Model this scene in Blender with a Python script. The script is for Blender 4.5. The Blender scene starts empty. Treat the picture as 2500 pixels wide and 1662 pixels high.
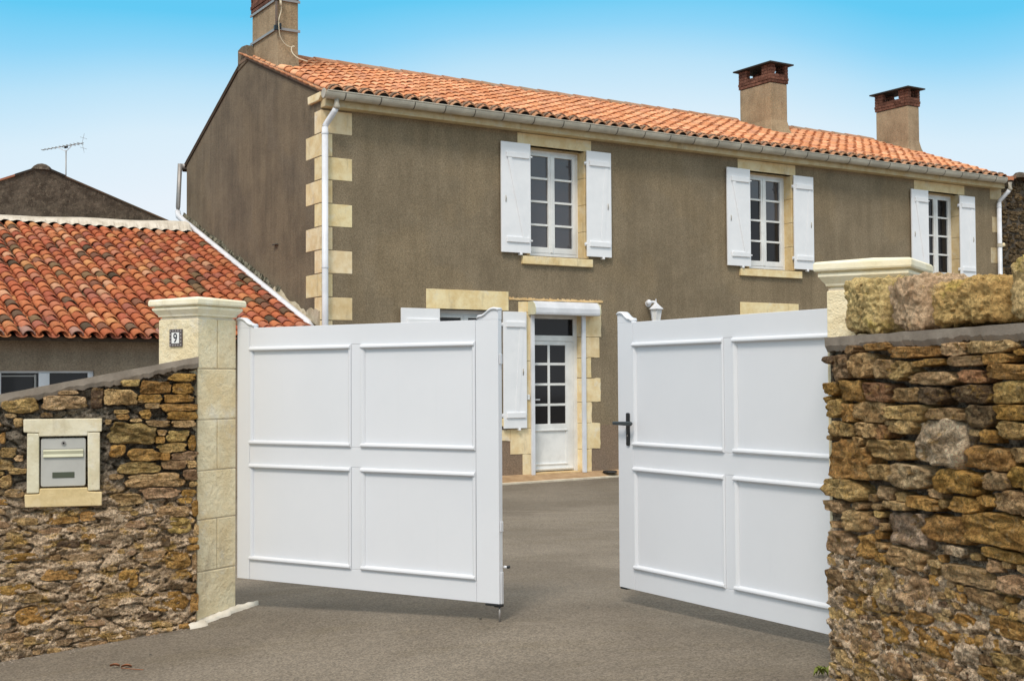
import bpy, bmesh, math, random
import numpy as np
from mathutils import Vector, Matrix, noise as mn

# ------------------------------------------------------------------ camera, sky, sun, exposure
sc = bpy.context.scene
COL = sc.collection
R = math.radians
random.seed(7)

cam_d = bpy.data.cameras.new('camera'); cam = bpy.data.objects.new('camera', cam_d); COL.objects.link(cam)
cam_d.sensor_width = 36; cam_d.lens = 3050 / 2500 * 36; cam_d.clip_end = 500; cam_d.clip_start = 0.05
cam.matrix_world = Matrix.Translation((0, 0, 1.5)) @ Matrix.Rotation(R(91.84), 4, 'X') @ Matrix.Rotation(-0.0057, 4, 'Z')
sc.camera = cam

SUN_EL, SUN_AZ = 50, 196          # the light comes softly from behind the camera
sun_d = bpy.data.lights.new('sun', 'SUN'); sun = bpy.data.objects.new('sun', sun_d); COL.objects.link(sun)
sun_d.energy = 2.0; sun_d.angle = R(14); sun_d.color = (1.0, 0.915, 0.82)
sd = Vector((math.sin(R(SUN_AZ)) * math.cos(R(SUN_EL)), math.cos(R(SUN_AZ)) * math.cos(R(SUN_EL)), math.sin(R(SUN_EL))))
sun.rotation_euler = sd.to_track_quat('Z', 'Y').to_euler()

world = bpy.data.worlds.new('World'); sc.world = world; world.use_nodes = True
wt = world.node_tree; wn = wt.nodes; wl = wt.links; wn.clear()
def N(t, **k):
    n = wn.new(t)
    for a, b in k.items(): setattr(n, a, b)
    return n
out = N('ShaderNodeOutputWorld'); bg = N('ShaderNodeBackground'); wl.new(bg.outputs[0], out.inputs[0])
bg.inputs['Strength'].default_value = 0.1
sky = N('ShaderNodeTexSky', sky_type='NISHITA'); sky.sun_disc = False
sky.sun_elevation = R(SUN_EL); sky.sun_rotation = R(SUN_AZ); sky.air_density = 1.2; sky.dust_density = 1.0; sky.ozone_density = 2.0
tc = N('ShaderNodeTexCoord'); sep = N('ShaderNodeSeparateXYZ'); wl.new(tc.outputs['Generated'], sep.inputs[0])
ns = N('ShaderNodeTexNoise'); ns.inputs['Scale'].default_value = 2.2; ns.inputs['Detail'].default_value = 1.5
wl.new(tc.outputs['Generated'], ns.inputs['Vector'])
sh = N('ShaderNodeMath', operation='MULTIPLY_ADD'); sh.inputs[1].default_value = 0.16; sh.inputs[2].default_value = -0.08
wl.new(ns.outputs['Fac'], sh.inputs[0])
zz = N('ShaderNodeMath', operation='ADD'); wl.new(sep.outputs['Z'], zz.inputs[0]); wl.new(sh.outputs[0], zz.inputs[1])
rp = N('ShaderNodeValToRGB'); wl.new(zz.outputs[0], rp.inputs[0])
els = rp.color_ramp.elements
els[0].position = 0.0; els[0].color = (8.3, 8.7, 9.1, 1)
els[1].position = 1.0; els[1].color = (2.6, 6.3, 9.2, 1)
for p, c in ((0.12, (7.8, 8.5, 9.2)), (0.185, (6.7, 8.2, 9.2)), (0.225, (4.8, 7.4, 9.1)), (0.258, (2.6, 6.4, 9.0)), (0.290, (1.15, 5.7, 8.7)), (0.38, (1.25, 5.6, 8.6))):
    e = els.new(p); e.color = (*c, 1)
mixs = N('ShaderNodeMixRGB'); mixs.inputs['Fac'].default_value = 0.95        # thin haze over the blue of the sky texture
wl.new(sky.outputs[0], mixs.inputs[1]); wl.new(rp.outputs[0], mixs.inputs[2])
# broken white cloud above about 25 degrees
nc = N('ShaderNodeTexNoise'); nc.inputs['Scale'].default_value = 3.0; nc.inputs['Detail'].default_value = 5
wl.new(tc.outputs['Generated'], nc.inputs['Vector'])
cr = N('ShaderNodeMapRange'); cr.inputs['From Min'].default_value = 0.30; cr.inputs['From Max'].default_value = 0.46
wl.new(nc.outputs['Fac'], cr.inputs['Value'])
hz = N('ShaderNodeMapRange', interpolation_type='SMOOTHSTEP'); hz.inputs['From Min'].default_value = 0.32; hz.inputs['From Max'].default_value = 0.50
wl.new(sep.outputs['Z'], hz.inputs['Value'])
mm = N('ShaderNodeMath', operation='MULTIPLY'); wl.new(cr.outputs[0], mm.inputs[0]); wl.new(hz.outputs[0], mm.inputs[1])
mc = N('ShaderNodeMixRGB'); wl.new(mm.outputs[0], mc.inputs['Fac']); wl.new(mixs.outputs[0], mc.inputs[1]); mc.inputs[2].default_value = (11.1, 10.7, 10.3, 1)
wl.new(mc.outputs[0], bg.inputs['Color'])

sc.view_settings.view_transform = 'Standard'; sc.view_settings.look = 'None'
sc.view_settings.gamma = 1; sc.view_settings.use_curve_mapping = False
sc.view_settings.exposure = 0.09
sc.cycles.max_bounces = 6; sc.cycles.diffuse_bounces = 4

# ------------------------------------------------------------------ materials (procedural, in world space)
class NT:
    def __init__(s, name):
        s.m = bpy.data.materials.new(name); s.m.use_nodes = True
        s.t = s.m.node_tree; s.b = s.t.nodes['Principled BSDF']
        s.g = s.t.nodes.new('ShaderNodeNewGeometry'); s.pos = s.g.outputs['Position']
    def n(s, t, **k):
        n = s.t.nodes.new(t)
        for a, b in k.items(): setattr(n, a, b)
        return n
    def l(s, a, b): s.t.links.new(a, b)
    def map(s, scale):
        m = s.n('ShaderNodeMapping'); m.inputs['Scale'].default_value = scale; s.l(s.pos, m.inputs['Vector']); return m.outputs[0]
    def noise(s, scale, detail=4, rough=.6, vec=None):
        n = s.n('ShaderNodeTexNoise'); n.inputs['Scale'].default_value = scale; n.inputs['Detail'].default_value = detail
        n.inputs['Roughness'].default_value = rough; s.l(vec or s.pos, n.inputs['Vector']); return n.outputs['Fac']
    def voro(s, scale, vec=None, feat='F1', o='Distance'):
        n = s.n('ShaderNodeTexVoronoi', feature=feat); n.inputs['Scale'].default_value = scale; s.l(vec or s.pos, n.inputs['Vector']); return n.outputs[o]
    def rng(s, v, a, b, c=0., d=1., smooth=True):
        m = s.n('ShaderNodeMapRange'); m.interpolation_type = 'SMOOTHSTEP' if smooth else 'LINEAR'
        for i, x in zip(('From Min', 'From Max', 'To Min', 'To Max'), (a, b, c, d)): m.inputs[i].default_value = x
        s.l(v, m.inputs['Value']); return m.outputs[0]
    def math(s, op, a, b):
        m = s.n('ShaderNodeMath', operation=op)
        for i, x in enumerate((a, b)):
            if isinstance(x, (int, float)): m.inputs[i].default_value = x
            else: s.l(x, m.inputs[i])
        return m.outputs[0]
    def mix(s, f, a, b, mode='MIX'):
        m = s.n('ShaderNodeMixRGB', blend_type=mode)
        for i, x in enumerate((f, a, b)):
            if isinstance(x, (int, float)): m.inputs[i].default_value = x
            elif isinstance(x, tuple): m.inputs[i].default_value = (*x, 1)
            else: s.l(x, m.inputs[i])
        return m.outputs[0]
    def objcol(s):
        return s.n('ShaderNodeObjectInfo').outputs['Color']
    def attr(s, name):
        return s.n('ShaderNodeAttribute', attribute_name=name).outputs['Color']
    def base(s, c, rough=.8, spec=.3):
        if isinstance(c, tuple): s.b.inputs['Base Color'].default_value = (*c, 1)
        else: s.l(c, s.b.inputs['Base Color'])
        if isinstance(rough, float): s.b.inputs['Roughness'].default_value = rough
        s.b.inputs['Specular IOR Level'].default_value = spec
    def bump(s, hs):
        """hs: list of (height, strength, distance)"""
        prev = None
        for h, st, d in hs:
            b = s.n('ShaderNodeBump'); b.inputs['Strength'].default_value = st; b.inputs['Distance'].default_value = d
            s.l(h, b.inputs['Height'])
            if prev is not None: s.l(prev, b.inputs['Normal'])
            prev = b.outputs[0]
        s.l(prev, s.b.inputs['Normal'])

MAT = {}
def flat(name, c, rough=.5, spec=.5, metal=0., wear=.06):
    m = NT(name)
    d = tuple(x * (1 - wear * 2) for x in c); u = tuple(min(1, x * (1 + wear)) for x in c)
    m.base(m.mix(m.rng(m.noise(3.5, 5), .3, .7), d, u), rough, spec); m.b.inputs['Metallic'].default_value = metal
    m.bump([(m.noise(60, 3), .04, .002)])
    MAT[name] = m.m; return m.m

def render_mat(name, dark, lightc, streak=(6, 6, .8), plinth=None, mottle=1.3):
    m = NT(name)
    a = m.noise(mottle, 6, .65); b = m.noise(1.0, 5, .6, m.map(streak)); c = m.noise(55, 3, .7)
    f = m.math('ADD', m.math('MULTIPLY', a, .62), m.math('MULTIPLY', b, .38))
    col = m.mix(m.rng(f, .36, .64), dark, lightc)
    if plinth:
        z = m.n('ShaderNodeSeparateXYZ'); m.l(m.pos, z.inputs[0])
        pl = m.rng(m.math('ADD', z.outputs['Z'], m.math('MULTIPLY', m.noise(.8, 2), .06)), .80, .83, 1, 0)
        col = m.mix(pl, col, plinth)
    col = m.mix(1., col, m.mix(m.rng(c, .3, .7), (.74, .74, .74), (1.22, 1.22, 1.22)), 'MULTIPLY')
    pt = m.rng(m.noise(.55, 3, .5), .47, .53)      # old patch repairs of a slightly different mix
    col = m.mix(m.math('MULTIPLY', pt, .5), col, m.mix(1., col, (1.10, 1.06, .98), 'MULTIPLY'))
    # thin vertical run-off stains and small pale bruises
    st = m.rng(m.noise(1.0, 4, .7, m.map((9, 9, .35))), .60, .78)
    col = m.mix(m.math('MULTIPLY', st, .30), col, tuple(x * .55 for x in dark))
    pb = m.rng(m.noise(4.5, 4, .6), .66, .78)
    col = m.mix(m.math('MULTIPLY', pb, .25), col, tuple(min(1, x * 1.5) for x in lightc))
    m.base(col, .93, .15)
    m.bump([(m.noise(4, 3), .25, .03), (m.noise(70, 4, .7), .6, .008), (m.voro(45), .3, .006)])
    MAT[name] = m.m

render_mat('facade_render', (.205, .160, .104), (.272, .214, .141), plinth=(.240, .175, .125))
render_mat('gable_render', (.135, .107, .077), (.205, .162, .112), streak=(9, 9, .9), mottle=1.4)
render_mat('chimney_render', (.27, .20, .125), (.39, .295, .19), streak=(5, 5, .5), mottle=2.5)
render_mat('annexe_render', (.27, .205, .145), (.38, .295, .21), mottle=1.1)

def ashlar(name, c1, c2, c3, pit=.5, obj=False):
    m = NT(name)
    col = m.mix(m.rng(m.noise(5, 6, .65), .32, .68), c1, c2)
    col = m.mix(m.math('MULTIPLY', m.rng(m.noise(2.2, 5, .6), .52, .75), .75), col, c3)
    col = m.mix(m.rng(m.noise(3.7, 6, .75), .55, .66, 0, .55), col, (.82, .78, .68))          # pale bloom
    col = m.mix(m.rng(m.noise(1.3, 5, .7, m.map((3, 3, .8))), .56, .72, 0, .45), col, (.40, .32, .22))   # grey run-off
    col = m.mix(m.rng(m.noise(30, 5, .8), .60, .74, 0, .6), col, tuple(x * .5 for x in c3))
    if obj: col = m.mix(1., col, m.objcol(), 'MULTIPLY')
    m.base(col, .9, .2)
    m.bump([(m.noise(22, 5, .65), pit, .02), (m.noise(90, 3, .7), .35, .004)])
    MAT[name] = m.m
ashlar('quoin_limestone', (.78, .61, .34), (.90, .78, .52), (.68, .50, .25), .25, True)
ashlar('pillar_limestone', (.84, .71, .46), (.93, .84, .61), (.80, .63, .36), 1.0, True)
ashlar('cap_limestone', (.84, .75, .52), (.94, .88, .70), (.78, .64, .38), .12)
ashlar('mailbox_stone', (.66, .58, .40), (.82, .75, .58), (.62, .46, .22), .3, True)

m = NT('rubble_stone')          # colour of each stone comes from the object
oc = m.objcol(); bed = m.map((9, 9, 17))
big = m.rng(m.noise(1.0, 5, .7, bed), .40, .62)
col = m.mix(big, m.mix(1., oc, (.60, .54, .49), 'MULTIPLY'), m.mix(1., oc, (1.12, 1.1, 1.08), 'MULTIPLY'))
col = m.mix(m.rng(m.noise(2.2, 5, .75, bed), .52, .66, 0, .6), col, (.54, .395, .215))
col = m.mix(m.rng(m.noise(1.5, 5, .75, bed), .55, .66, 0, .65), col, (.52, .30, .075))
grain = m.noise(75, 4, .8); pit = m.noise(2.6, 6, .8, bed)
col = m.mix(1., col, m.mix(m.rng(grain, .36, .62), (.62, .60, .58), (1.28, 1.27, 1.26)), 'MULTIPLY')
col = m.mix(m.rng(pit, .31, .39, .8, 0), col, (.06, .045, .028))
m.base(col, .96, .1)
m.bump([(m.noise(1.2, 6, .75, bed), 1.0, .07), (pit, 1.0, .04), (grain, 1.0, .012)])
MAT['rubble_stone'] = m.m

m = NT('rubble_mortar')         # crumbly masonry below, grey pointing above
z = m.n('ShaderNodeSeparateXYZ'); m.l(m.pos, z.inputs[0]); bed = m.map((6.5, 6.5, 15))
g = m.rng(m.math('ADD', z.outputs['Z'], m.math('MULTIPLY', m.noise(3.0, 4), .5)), .88, 1.22)
lo = m.mix(m.rng(m.noise(1.0, 6, .72, bed), .38, .60), (.40, .28, .165), (.93, .72, .50))
lo = m.mix(m.rng(m.noise(.75, 5, .7, bed), .53, .62, 0, .85), lo, (.64, .40, .12))
lo = m.mix(m.rng(m.noise(1.6, 5, .75, bed), .60, .70, 0, .8), lo, (.84, .66, .46))
up = m.mix(m.rng(m.noise(16, 5, .7), .3, .7), (.17, .142, .105), (.40, .345, .27))
col = m.mix(g, lo, up)
grain = m.noise(60, 5, .9); pit = m.noise(2.8, 6, .78, bed)
col = m.mix(1., col, m.mix(m.rng(grain, .36, .62), (.36, .33, .31), (1.55, 1.52, 1.50)), 'MULTIPLY')
col = m.mix(m.rng(pit, .36, .41, .95, 0), col, (.025, .019, .012))
m.base(col, .97, .1)
m.bump([(m.noise(1.3, 6, .75, bed), 1.0, .05), (pit, 1.0, .03), (grain, .9, .010)])
MAT['rubble_mortar'] = m.m

def cement(name, c1, c2):
    m = NT(name)
    m.base(m.mix(m.rng(m.noise(6, 6, .65), .3, .7), c1, c2), .92, .15)
    m.bump([(m.noise(30, 5, .7), .3, .01), (m.noise(120, 3), .25, .003)])
    MAT[name] = m.m
cement('coping_cement', (.235, .195, .155), (.345, .29, .235))
cement('fillet_mortar', (.36, .30, .20), (.55, .48, .36))
cement('pale_mortar', (.58, .52, .42), (.78, .72, .62))
cement('kerb_concrete', (.55, .47, .36), (.72, .64, .50))
cement('ledge_concrete', (.34, .22, .12), (.46, .31, .18))

def tile_mat(name, attr, dirt):
    m = NT(name)
    c = m.attr('tint') if attr else m.objcol()
    col = m.mix(m.rng(m.noise(26, 4, .6), .3, .7), m.mix(1., c, (.80, .76, .74), 'MULTIPLY'), c)
    col = m.mix(m.rng(m.noise(9, 5, .7), .56, .72, 0, dirt), col, (.10, .075, .050))
    col = m.mix(m.rng(m.noise(45, 4, .75), .60, .74, 0, dirt * .9), col, (.13, .11, .075))
    m.base(col, .88, .2)
    m.bump([(m.noise(50, 4), .3, .006)])
    MAT[name] = m.m
tile_mat('roof_clay', False, .12); tile_mat('roof_clay_joined', True, .12)
tile_mat('old_clay', False, .75); tile_mat('old_clay_joined', True, .75)

m = NT('asphalt')
agg = m.voro(110, o='Color'); sepc = m.n('ShaderNodeSeparateColor'); m.l(agg, sepc.inputs[0])
col = m.mix(m.rng(m.noise(.55, 5, .6), .32, .68), (.165, .140, .110), (.232, .200, .160))
col = m.mix(m.rng(m.noise(2.2, 6, .7, m.map((.5, 1.6, 1))), .48, .70, 0, .5), col, (.165, .138, .098))
col = m.mix(1., col, m.mix(sepc.outputs[0], (.66, .66, .66), (1.34, 1.32, 1.28)), 'MULTIPLY')
col = m.mix(m.rng(m.noise(48, 6, .9), .60, .70, 0, .6), col, (.45, .39, .31))
col = m.mix(m.rng(m.noise(38, 6, .9, m.map((1, 1.6, 1))), .33, .42, .5, 0), col, (.10, .085, .06))
col = m.mix(m.rng(m.noise(1.1, 7, .75, m.map((.25, 1.5, 1))), .58, .64, 0, .4), col, (.31, .265, .21))
col = m.mix(m.rng(m.noise(.30, 4, .6), .53, .57, 0, .22), col, (.14, .118, .092))        # an older, darker patch of surfacing
m.base(col, .92, .2)
m.bump([(m.noise(1.2, 4), .25, .04), (m.voro(190), .55, .004), (m.noise(70, 4, .7), .4, .006)])
MAT['asphalt'] = m.m

m = NT('white_paint')
m.base(m.mix(m.rng(m.noise(1.4, 6, .6), .25, .75), (.715, .73, .76), (.75, .762, .79)), .42, .35)
m.bump([(m.noise(14, 4, .6, m.map((14, 14, .6))), .05, .002), (m.noise(3, 2), .03, .01)])
MAT['white_paint'] = m.m
m = NT('shutter_paint')
m.base(m.mix(m.rng(m.noise(3, 6, .65), .3, .7), (.82, .825, .84), (.88, .88, .89)), .42, .4)
m.bump([(m.noise(1, 4, .6, m.map((40, 40, 1.5))), .12, .002)])
MAT['shutter_paint'] = m.m
flat('window_white', (.82, .82, .80), .35, .45)
flat('pipe_white', (.74, .75, .78), .35, .45)
flat('gutter_zinc', (.52, .475, .385), .5, .4, 0, .10)
flat('joint_dark', (.10, .09, .075), .6, .3)
flat('black_metal', (.012, .013, .014), .35, .5)
flat('handle_grey', (.035, .045, .05), .35, .6)
flat('grey_metal', (.33, .31, .29), .45, .5, .4)
flat('slab_dark', (.035, .033, .03), .7, .3)
flat('cable_cream', (.66, .58, .42), .5, .4)
flat('mailbox_grey', (.50, .49, .45), .42, .5, 0, .05)
flat('mailbox_cream', (.66, .64, .46), .35, .5)
flat('plate_dark', (.075, .085, .055), .4, .5)
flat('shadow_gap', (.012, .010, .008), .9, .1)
flat('rust', (.30, .12, .05), .9, .1)
flat('dry_leaf', (.30, .13, .07), .8, .1); flat('green_leaf', (.16, .19, .04), .7, .2)
flat('enamel_white', (.84, .84, .82), .15, .5, 0, .01); flat('enamel_border', (.13, .105, .10), .2, .5, 0, .2); flat('enamel_black', (.01, .012, .02), .2, .5)
flat('enamel_light', (.42, .38, .36), .2, .5, 0, .2)
flat('old_timber', (.07, .05, .035), .9, .1)
m = NT('chimney_brick')
m.base(m.mix(m.rng(m.noise(18, 5, .7), .35, .65), m.mix(1., m.objcol(), (.55, .5, .5), 'MULTIPLY'), m.objcol()), .92, .15)
m.bump([(m.noise(60, 4, .7), .5, .006)]); MAT['chimney_brick'] = m.m
m = NT('dark_rubble')
col = m.mix(m.rng(m.noise(5, 6, .75), .32, .68), (.065, .052, .040), (.155, .125, .095))
col = m.mix(m.rng(m.noise(16, 6, .85), .52, .66, 0, .75), col, (.27, .22, .165))
col = m.mix(m.rng(m.noise(19, 6, .85), .36, .46, .7, 0), col, (.03, .025, .02))
m.base(col, .96, .1); m.bump([(m.noise(9, 5, .7), .8, .04), (m.noise(40, 5, .75), .8, .015)]); MAT['dark_rubble'] = m.m
m = NT('moss_mortar')
col = m.mix(m.rng(m.noise(12, 6, .75), .40, .62), (.035, .034, .022), (.26, .235, .17))
m.base(col, .96, .1); m.bump([(m.noise(30, 5, .7), .8, .02)]); MAT['moss_mortar'] = m.m
m = NT('glass_reflective'); m.base((.045, .044, .052), .04, .9); m.b.inputs['IOR'].default_value = 1.52
m.bump([(m.noise(2.2, 2), .35, .02)]); MAT['glass'] = m.m
m = NT('glass_dim'); m.base((.012, .012, .014), .06, .45); m.b.inputs['IOR'].default_value = 1.42
m.bump([(m.noise(1.2, 2), .10, .01)]); MAT['glass_dim'] = m.m
m = NT('clear_glass'); m.base((.8, .8, .78), .3, .5); MAT['lamp_glass'] = m.m
flat('curtain', (.36, .34, .35), .9, .1)

# ------------------------------------------------------------------ mesh helpers
def frame(x, y, ang, z=0): return Matrix.Translation((x, y, z)) @ Matrix.Rotation(R(ang), 4, 'Z')

class MB:
    def __init__(s): s.v = []; s.f = []; s.tint = []
    def add(s, vs, fs, tint=None):
        o = len(s.v); s.v += [tuple(p) for p in vs]; s.f += [tuple(i + o for i in f) for f in fs]
        if tint is not None: s.tint += [tint] * len(fs)
        return s
    def box(s, x0, x1, y0, y1, z0, z1):
        return s.add([(x0, y0, z0), (x1, y0, z0), (x1, y1, z0), (x0, y1, z0), (x0, y0, z1), (x1, y0, z1), (x1, y1, z1), (x0, y1, z1)],
                     [(0, 3, 2, 1), (4, 5, 6, 7), (0, 1, 5, 4), (1, 2, 6, 5), (2, 3, 7, 6), (3, 0, 4, 7)])
    def prism(s, poly, a, b, axis='y'):
        """poly: 2-D outline (counter-clockwise), extruded along axis from a to b"""
        n = len(poly)
        P = {'y': lambda p, t: (p[0], t, p[1]), 'x': lambda p, t: (t, p[0], p[1]), 'z': lambda p, t: (p[0], p[1], t)}[axis]
        vs = [P(p, a) for p in poly] + [P(p, b) for p in poly]
        fs = [tuple(range(n)), tuple(range(2 * n - 1, n - 1, -1))] + [(i, i + n, (i + 1) % n + n, (i + 1) % n) for i in range(n)]
        return s.add(vs, fs)
    def tube(s, pts, r, n=10, cap=True):
        pts = [Vector(p) for p in pts]; vs = []; fs = []
        rr = r if isinstance(r, (list, tuple)) else [r] * len(pts)
        up = Vector((0, 0, 1))
        for i, p in enumerate(pts):
            t = (pts[min(i + 1, len(pts) - 1)] - pts[max(i - 1, 0)]).normalized()
            a = t.cross(up)
            if a.length < .05: a = t.cross(Vector((1, 0, 0)))
            a.normalize(); b = a.cross(t)
            for k in range(n):
                an = 2 * math.pi * k / n; vs.append(p + (a * math.cos(an) + b * math.sin(an)) * rr[i])
        for i in range(len(pts) - 1):
            for k in range(n): fs.append((i * n + k, i * n + (k + 1) % n, (i + 1) * n + (k + 1) % n, (i + 1) * n + k))
        if cap: fs += [tuple(range(n - 1, -1, -1)), tuple(range((len(pts) - 1) * n, len(pts) * n))]
        return s.add(vs, fs)
    def lathe(s, prof, cx, cy, n=16):
        vs = []; fs = []
        for r, z in prof:
            for k in range(n): an = 2 * math.pi * k / n; vs.append((cx + r * math.cos(an), cy + r * math.sin(an), z))
        for i in range(len(prof) - 1):
            for k in range(n): fs.append((i * n + k, i * n + (k + 1) % n, (i + 1) * n + (k + 1) % n, (i + 1) * n + k))
        return s.add(vs, fs)
    def mesh(s, name, mat, smooth=False):
        me = bpy.data.meshes.new(name); me.from_pydata(s.v, [], s.f); me.validate()
        if s.tint and len(me.polygons) == len(s.tint):
            at = me.color_attributes.new('tint', 'FLOAT_COLOR', 'CORNER')
            buf = np.ones((len(me.loops), 4), np.float32); i = 0
            for p, t in zip(me.polygons, s.tint):
                buf[p.loop_start:p.loop_start + p.loop_total, :3] = t
            at.data.foreach_set('color', buf.ravel())
        if smooth: me.polygons.foreach_set('use_smooth', [True] * len(me.polygons))
        me.materials.append(MAT[mat]); bm = bmesh.new(); bm.from_mesh(me); bmesh.ops.recalc_face_normals(bm, faces=bm.faces); bm.to_mesh(me); bm.free()
        return me
    def build(s, name, mat, parent=None, smooth=False, bevel=0, mw=None, color=None):
        return link(s.mesh(name, mat, smooth), name, parent, bevel, mw, color)

def link(me, name, parent=None, bevel=0, mw=None, color=None):
    o = bpy.data.objects.new(name, me); COL.objects.link(o)
    if parent is not None: o.parent = parent
    if mw is not None: o.matrix_local = mw
    if color is not None: o.color = (*color, 1)
    if bevel:
        b = o.modifiers.new('bevel', 'BEVEL'); b.width = bevel; b.segments = 2; b.limit_method = 'ANGLE'; b.angle_limit = R(40)
    return o

def thing(name, label, cat, mw=None, group=None):
    o = bpy.data.objects.new(name, None); COL.objects.link(o); o.empty_display_size = .2
    if mw is not None: o.matrix_world = mw
    return tag(o, label, cat, group)
def tag(o, label, cat, group=None):
    o['label'] = label; o['category'] = cat
    if group: o['group'] = group
    return o
def lab(o, label): o['label'] = label; return o
def B(*a): return MB().box(*a)

# frames of reference: x runs along each front, y into the depth, z up
F_HOUSE = frame(-2.696, 17.635, 32.35)
F_LWALL = frame(-2.07, 8.20, 17)
F_RWALL = frame(1.50, 5.90, -77)
F_PIL_L = frame(-2.133, 8.472, -30.6)
F_PIL_R = frame(1.75, 6.02, -30.6)
F_LEAF_L = frame(-1.88, 8.545, -30.69)
F_LEAF_R = frame(1.75 - .5225 * 2.04, 6.36 + .8526 * 2.04, -58.5)

# ------------------------------------------------------------------ ground
def sst(t): t = max(0., min(1., t)); return t * t * (3 - 2 * t)
def street(x, y):
    x = max(-9, min(7, x)); y = max(-3, y)
    return .07 + .107 * (x + .08) + .076 * (y - 7.47)
def ground_z(x, y):
    d = (x + 1.88) * .509 + (y - 8.54) * .861          # metres behind the gate line
    px, py = x - .509 * d, y - .861 * d
    zl = street(px, py)
    zg = zl if px < -.08 else .07 + .015 * (px + .08)
    if d > 0: return zg + (-.06 - zg) * sst(d / 5.0)
    return street(x, y) + (zg - zl) * sst(1 + d / .8)
xs = [-90, -60, -40, -25, -16, -11] + [round(-8 + .16 * i, 3) for i in range(101)] + [11, 16, 25, 40, 60, 90]
ys = [-20, -10, -5, -2, 0, 1.5] + [round(3 + .16 * i, 3) for i in range(76)] + [16, 17.5, 19, 21, 24, 28, 35, 50, 80, 140]
mb = MB(); nx = len(xs)
mb.v = [(x, y, ground_z(x, y) + .006 * mn.noise(Vector((x * .9, y * .9, 0)))) for y in ys for x in xs]
mb.f = [(j * nx + i, j * nx + i + 1, (j + 1) * nx + i + 1, (j + 1) * nx + i) for j in range(len(ys) - 1) for i in range(nx - 1)]
g = mb.build('asphalt_ground', 'asphalt', smooth=True); g['kind'] = 'structure'

# ------------------------------------------------------------------ main house
house = thing('house', 'long two-storey brown rendered house with orange tiled roof and white shutters', 'house', F_HOUSE)
HL, HD, ZE, RD = 15.2, 6.05, 5.50, 3.05            # length, depth, eaves height, depth of the ridge
KR = .385
def deck(d): return 5.63 + KR * d if d <= RD else 5.63 + KR * RD - .43 * (d - RD)
OPEN = [(3.53, 4.59, 3.46, 5.19), (8.15, 9.20, 3.46, 5.19), (12.87, 13.84, 3.46, 5.19),
        (1.89, 2.99, .92, 2.58), (3.565, 4.525, .045, 2.56), (8.13, 9.18, .92, 2.58)]
def wall_with_openings(x0, x1, z0, z1, openings, depth):
    m = MB()
    X = sorted({x0, x1, *[o[0] for o in openings], *[o[1] for o in openings]}); Z = sorted({z0, z1, *[o[2] for o in openings], *[o[3] for o in openings]})
    for i in range(len(X) - 1):
        for j in range(len(Z) - 1):
            cx, cz = (X[i] + X[i + 1]) / 2, (Z[j] + Z[j + 1]) / 2
            if any(a < cx < b and c < cz < d for a, b, c, d in openings): continue
            m.add([(X[i], 0, Z[j]), (X[i + 1], 0, Z[j]), (X[i + 1], 0, Z[j + 1]), (X[i], 0, Z[j + 1])], [(0, 1, 2, 3)])
    for a, b, c, d in openings:
        for p, q in (((a, c), (b, c)), ((b, c), (b, d)), ((b, d), (a, d)), ((a, d), (a, c))):
            m.add([(p[0], 0, p[1]), (q[0], 0, q[1]), (q[0], depth, q[1]), (p[0], depth, p[1])], [(0, 1, 2, 3)])
        m.add([(a, depth, c), (b, depth, c), (b, depth, d), (a, depth, d)], [(0, 1, 2, 3)])
    return m
w = wall_with_openings(0, HL, -.4, ZE, OPEN, .30).build('wall', 'facade_render', house)
lab(w, 'front wall in olive brown roughcast render')
poly = [(0, -.4), (0, deck(0) - .03), (RD, deck(RD) - .03), (HD, deck(HD) - .03), (HD, -.4)]
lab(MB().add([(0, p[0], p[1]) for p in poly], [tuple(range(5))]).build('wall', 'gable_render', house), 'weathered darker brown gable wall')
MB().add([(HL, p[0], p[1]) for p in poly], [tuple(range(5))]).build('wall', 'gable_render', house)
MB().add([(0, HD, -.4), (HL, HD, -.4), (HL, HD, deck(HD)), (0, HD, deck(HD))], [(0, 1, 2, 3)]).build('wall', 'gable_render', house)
B(.0, HL - .1, -.17, .02, 5.385, 5.50).build('cornice', 'quoin_limestone', house, bevel=.01, color=(.75, .74, .72))

# quoins
z1 = 5.365; k = 0
while z1 > 0:
    z0 = z1 - .333
    if k % 2 == 0: bx = (-.006, .482, -.006, .22, z0 + .006, z1 - .006)
    else: bx = (-.006, .174, -.006, .532, z0 + .006, z1 - .006)
    c = random.uniform(.9, 1.05)
    B(*bx).build('quoin_stone', 'quoin_limestone', house, bevel=.006, color=(c, c * random.uniform(.96, 1), c * random.uniform(.9, 1)))
    z1 = z0; k += 1
MB().prism([(-.02, 5.485), (.36, 5.485), (.37, 5.60), (-.09, 5.60), (-.09, 5.54)], -.05, .16, 'x').build('corbel_stone', 'quoin_limestone', house, bevel=.01, color=(1, 1, 1))
for i, z in enumerate((5.17, 4.49, 3.855, 3.2, 2.5)):
    B(14.84 if i % 2 == 0 else 14.90, 15.206, -.006, .22, z, z + .32).build('quoin_stone', 'quoin_limestone', house, bevel=.006, color=(.62, .6, .6))

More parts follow.
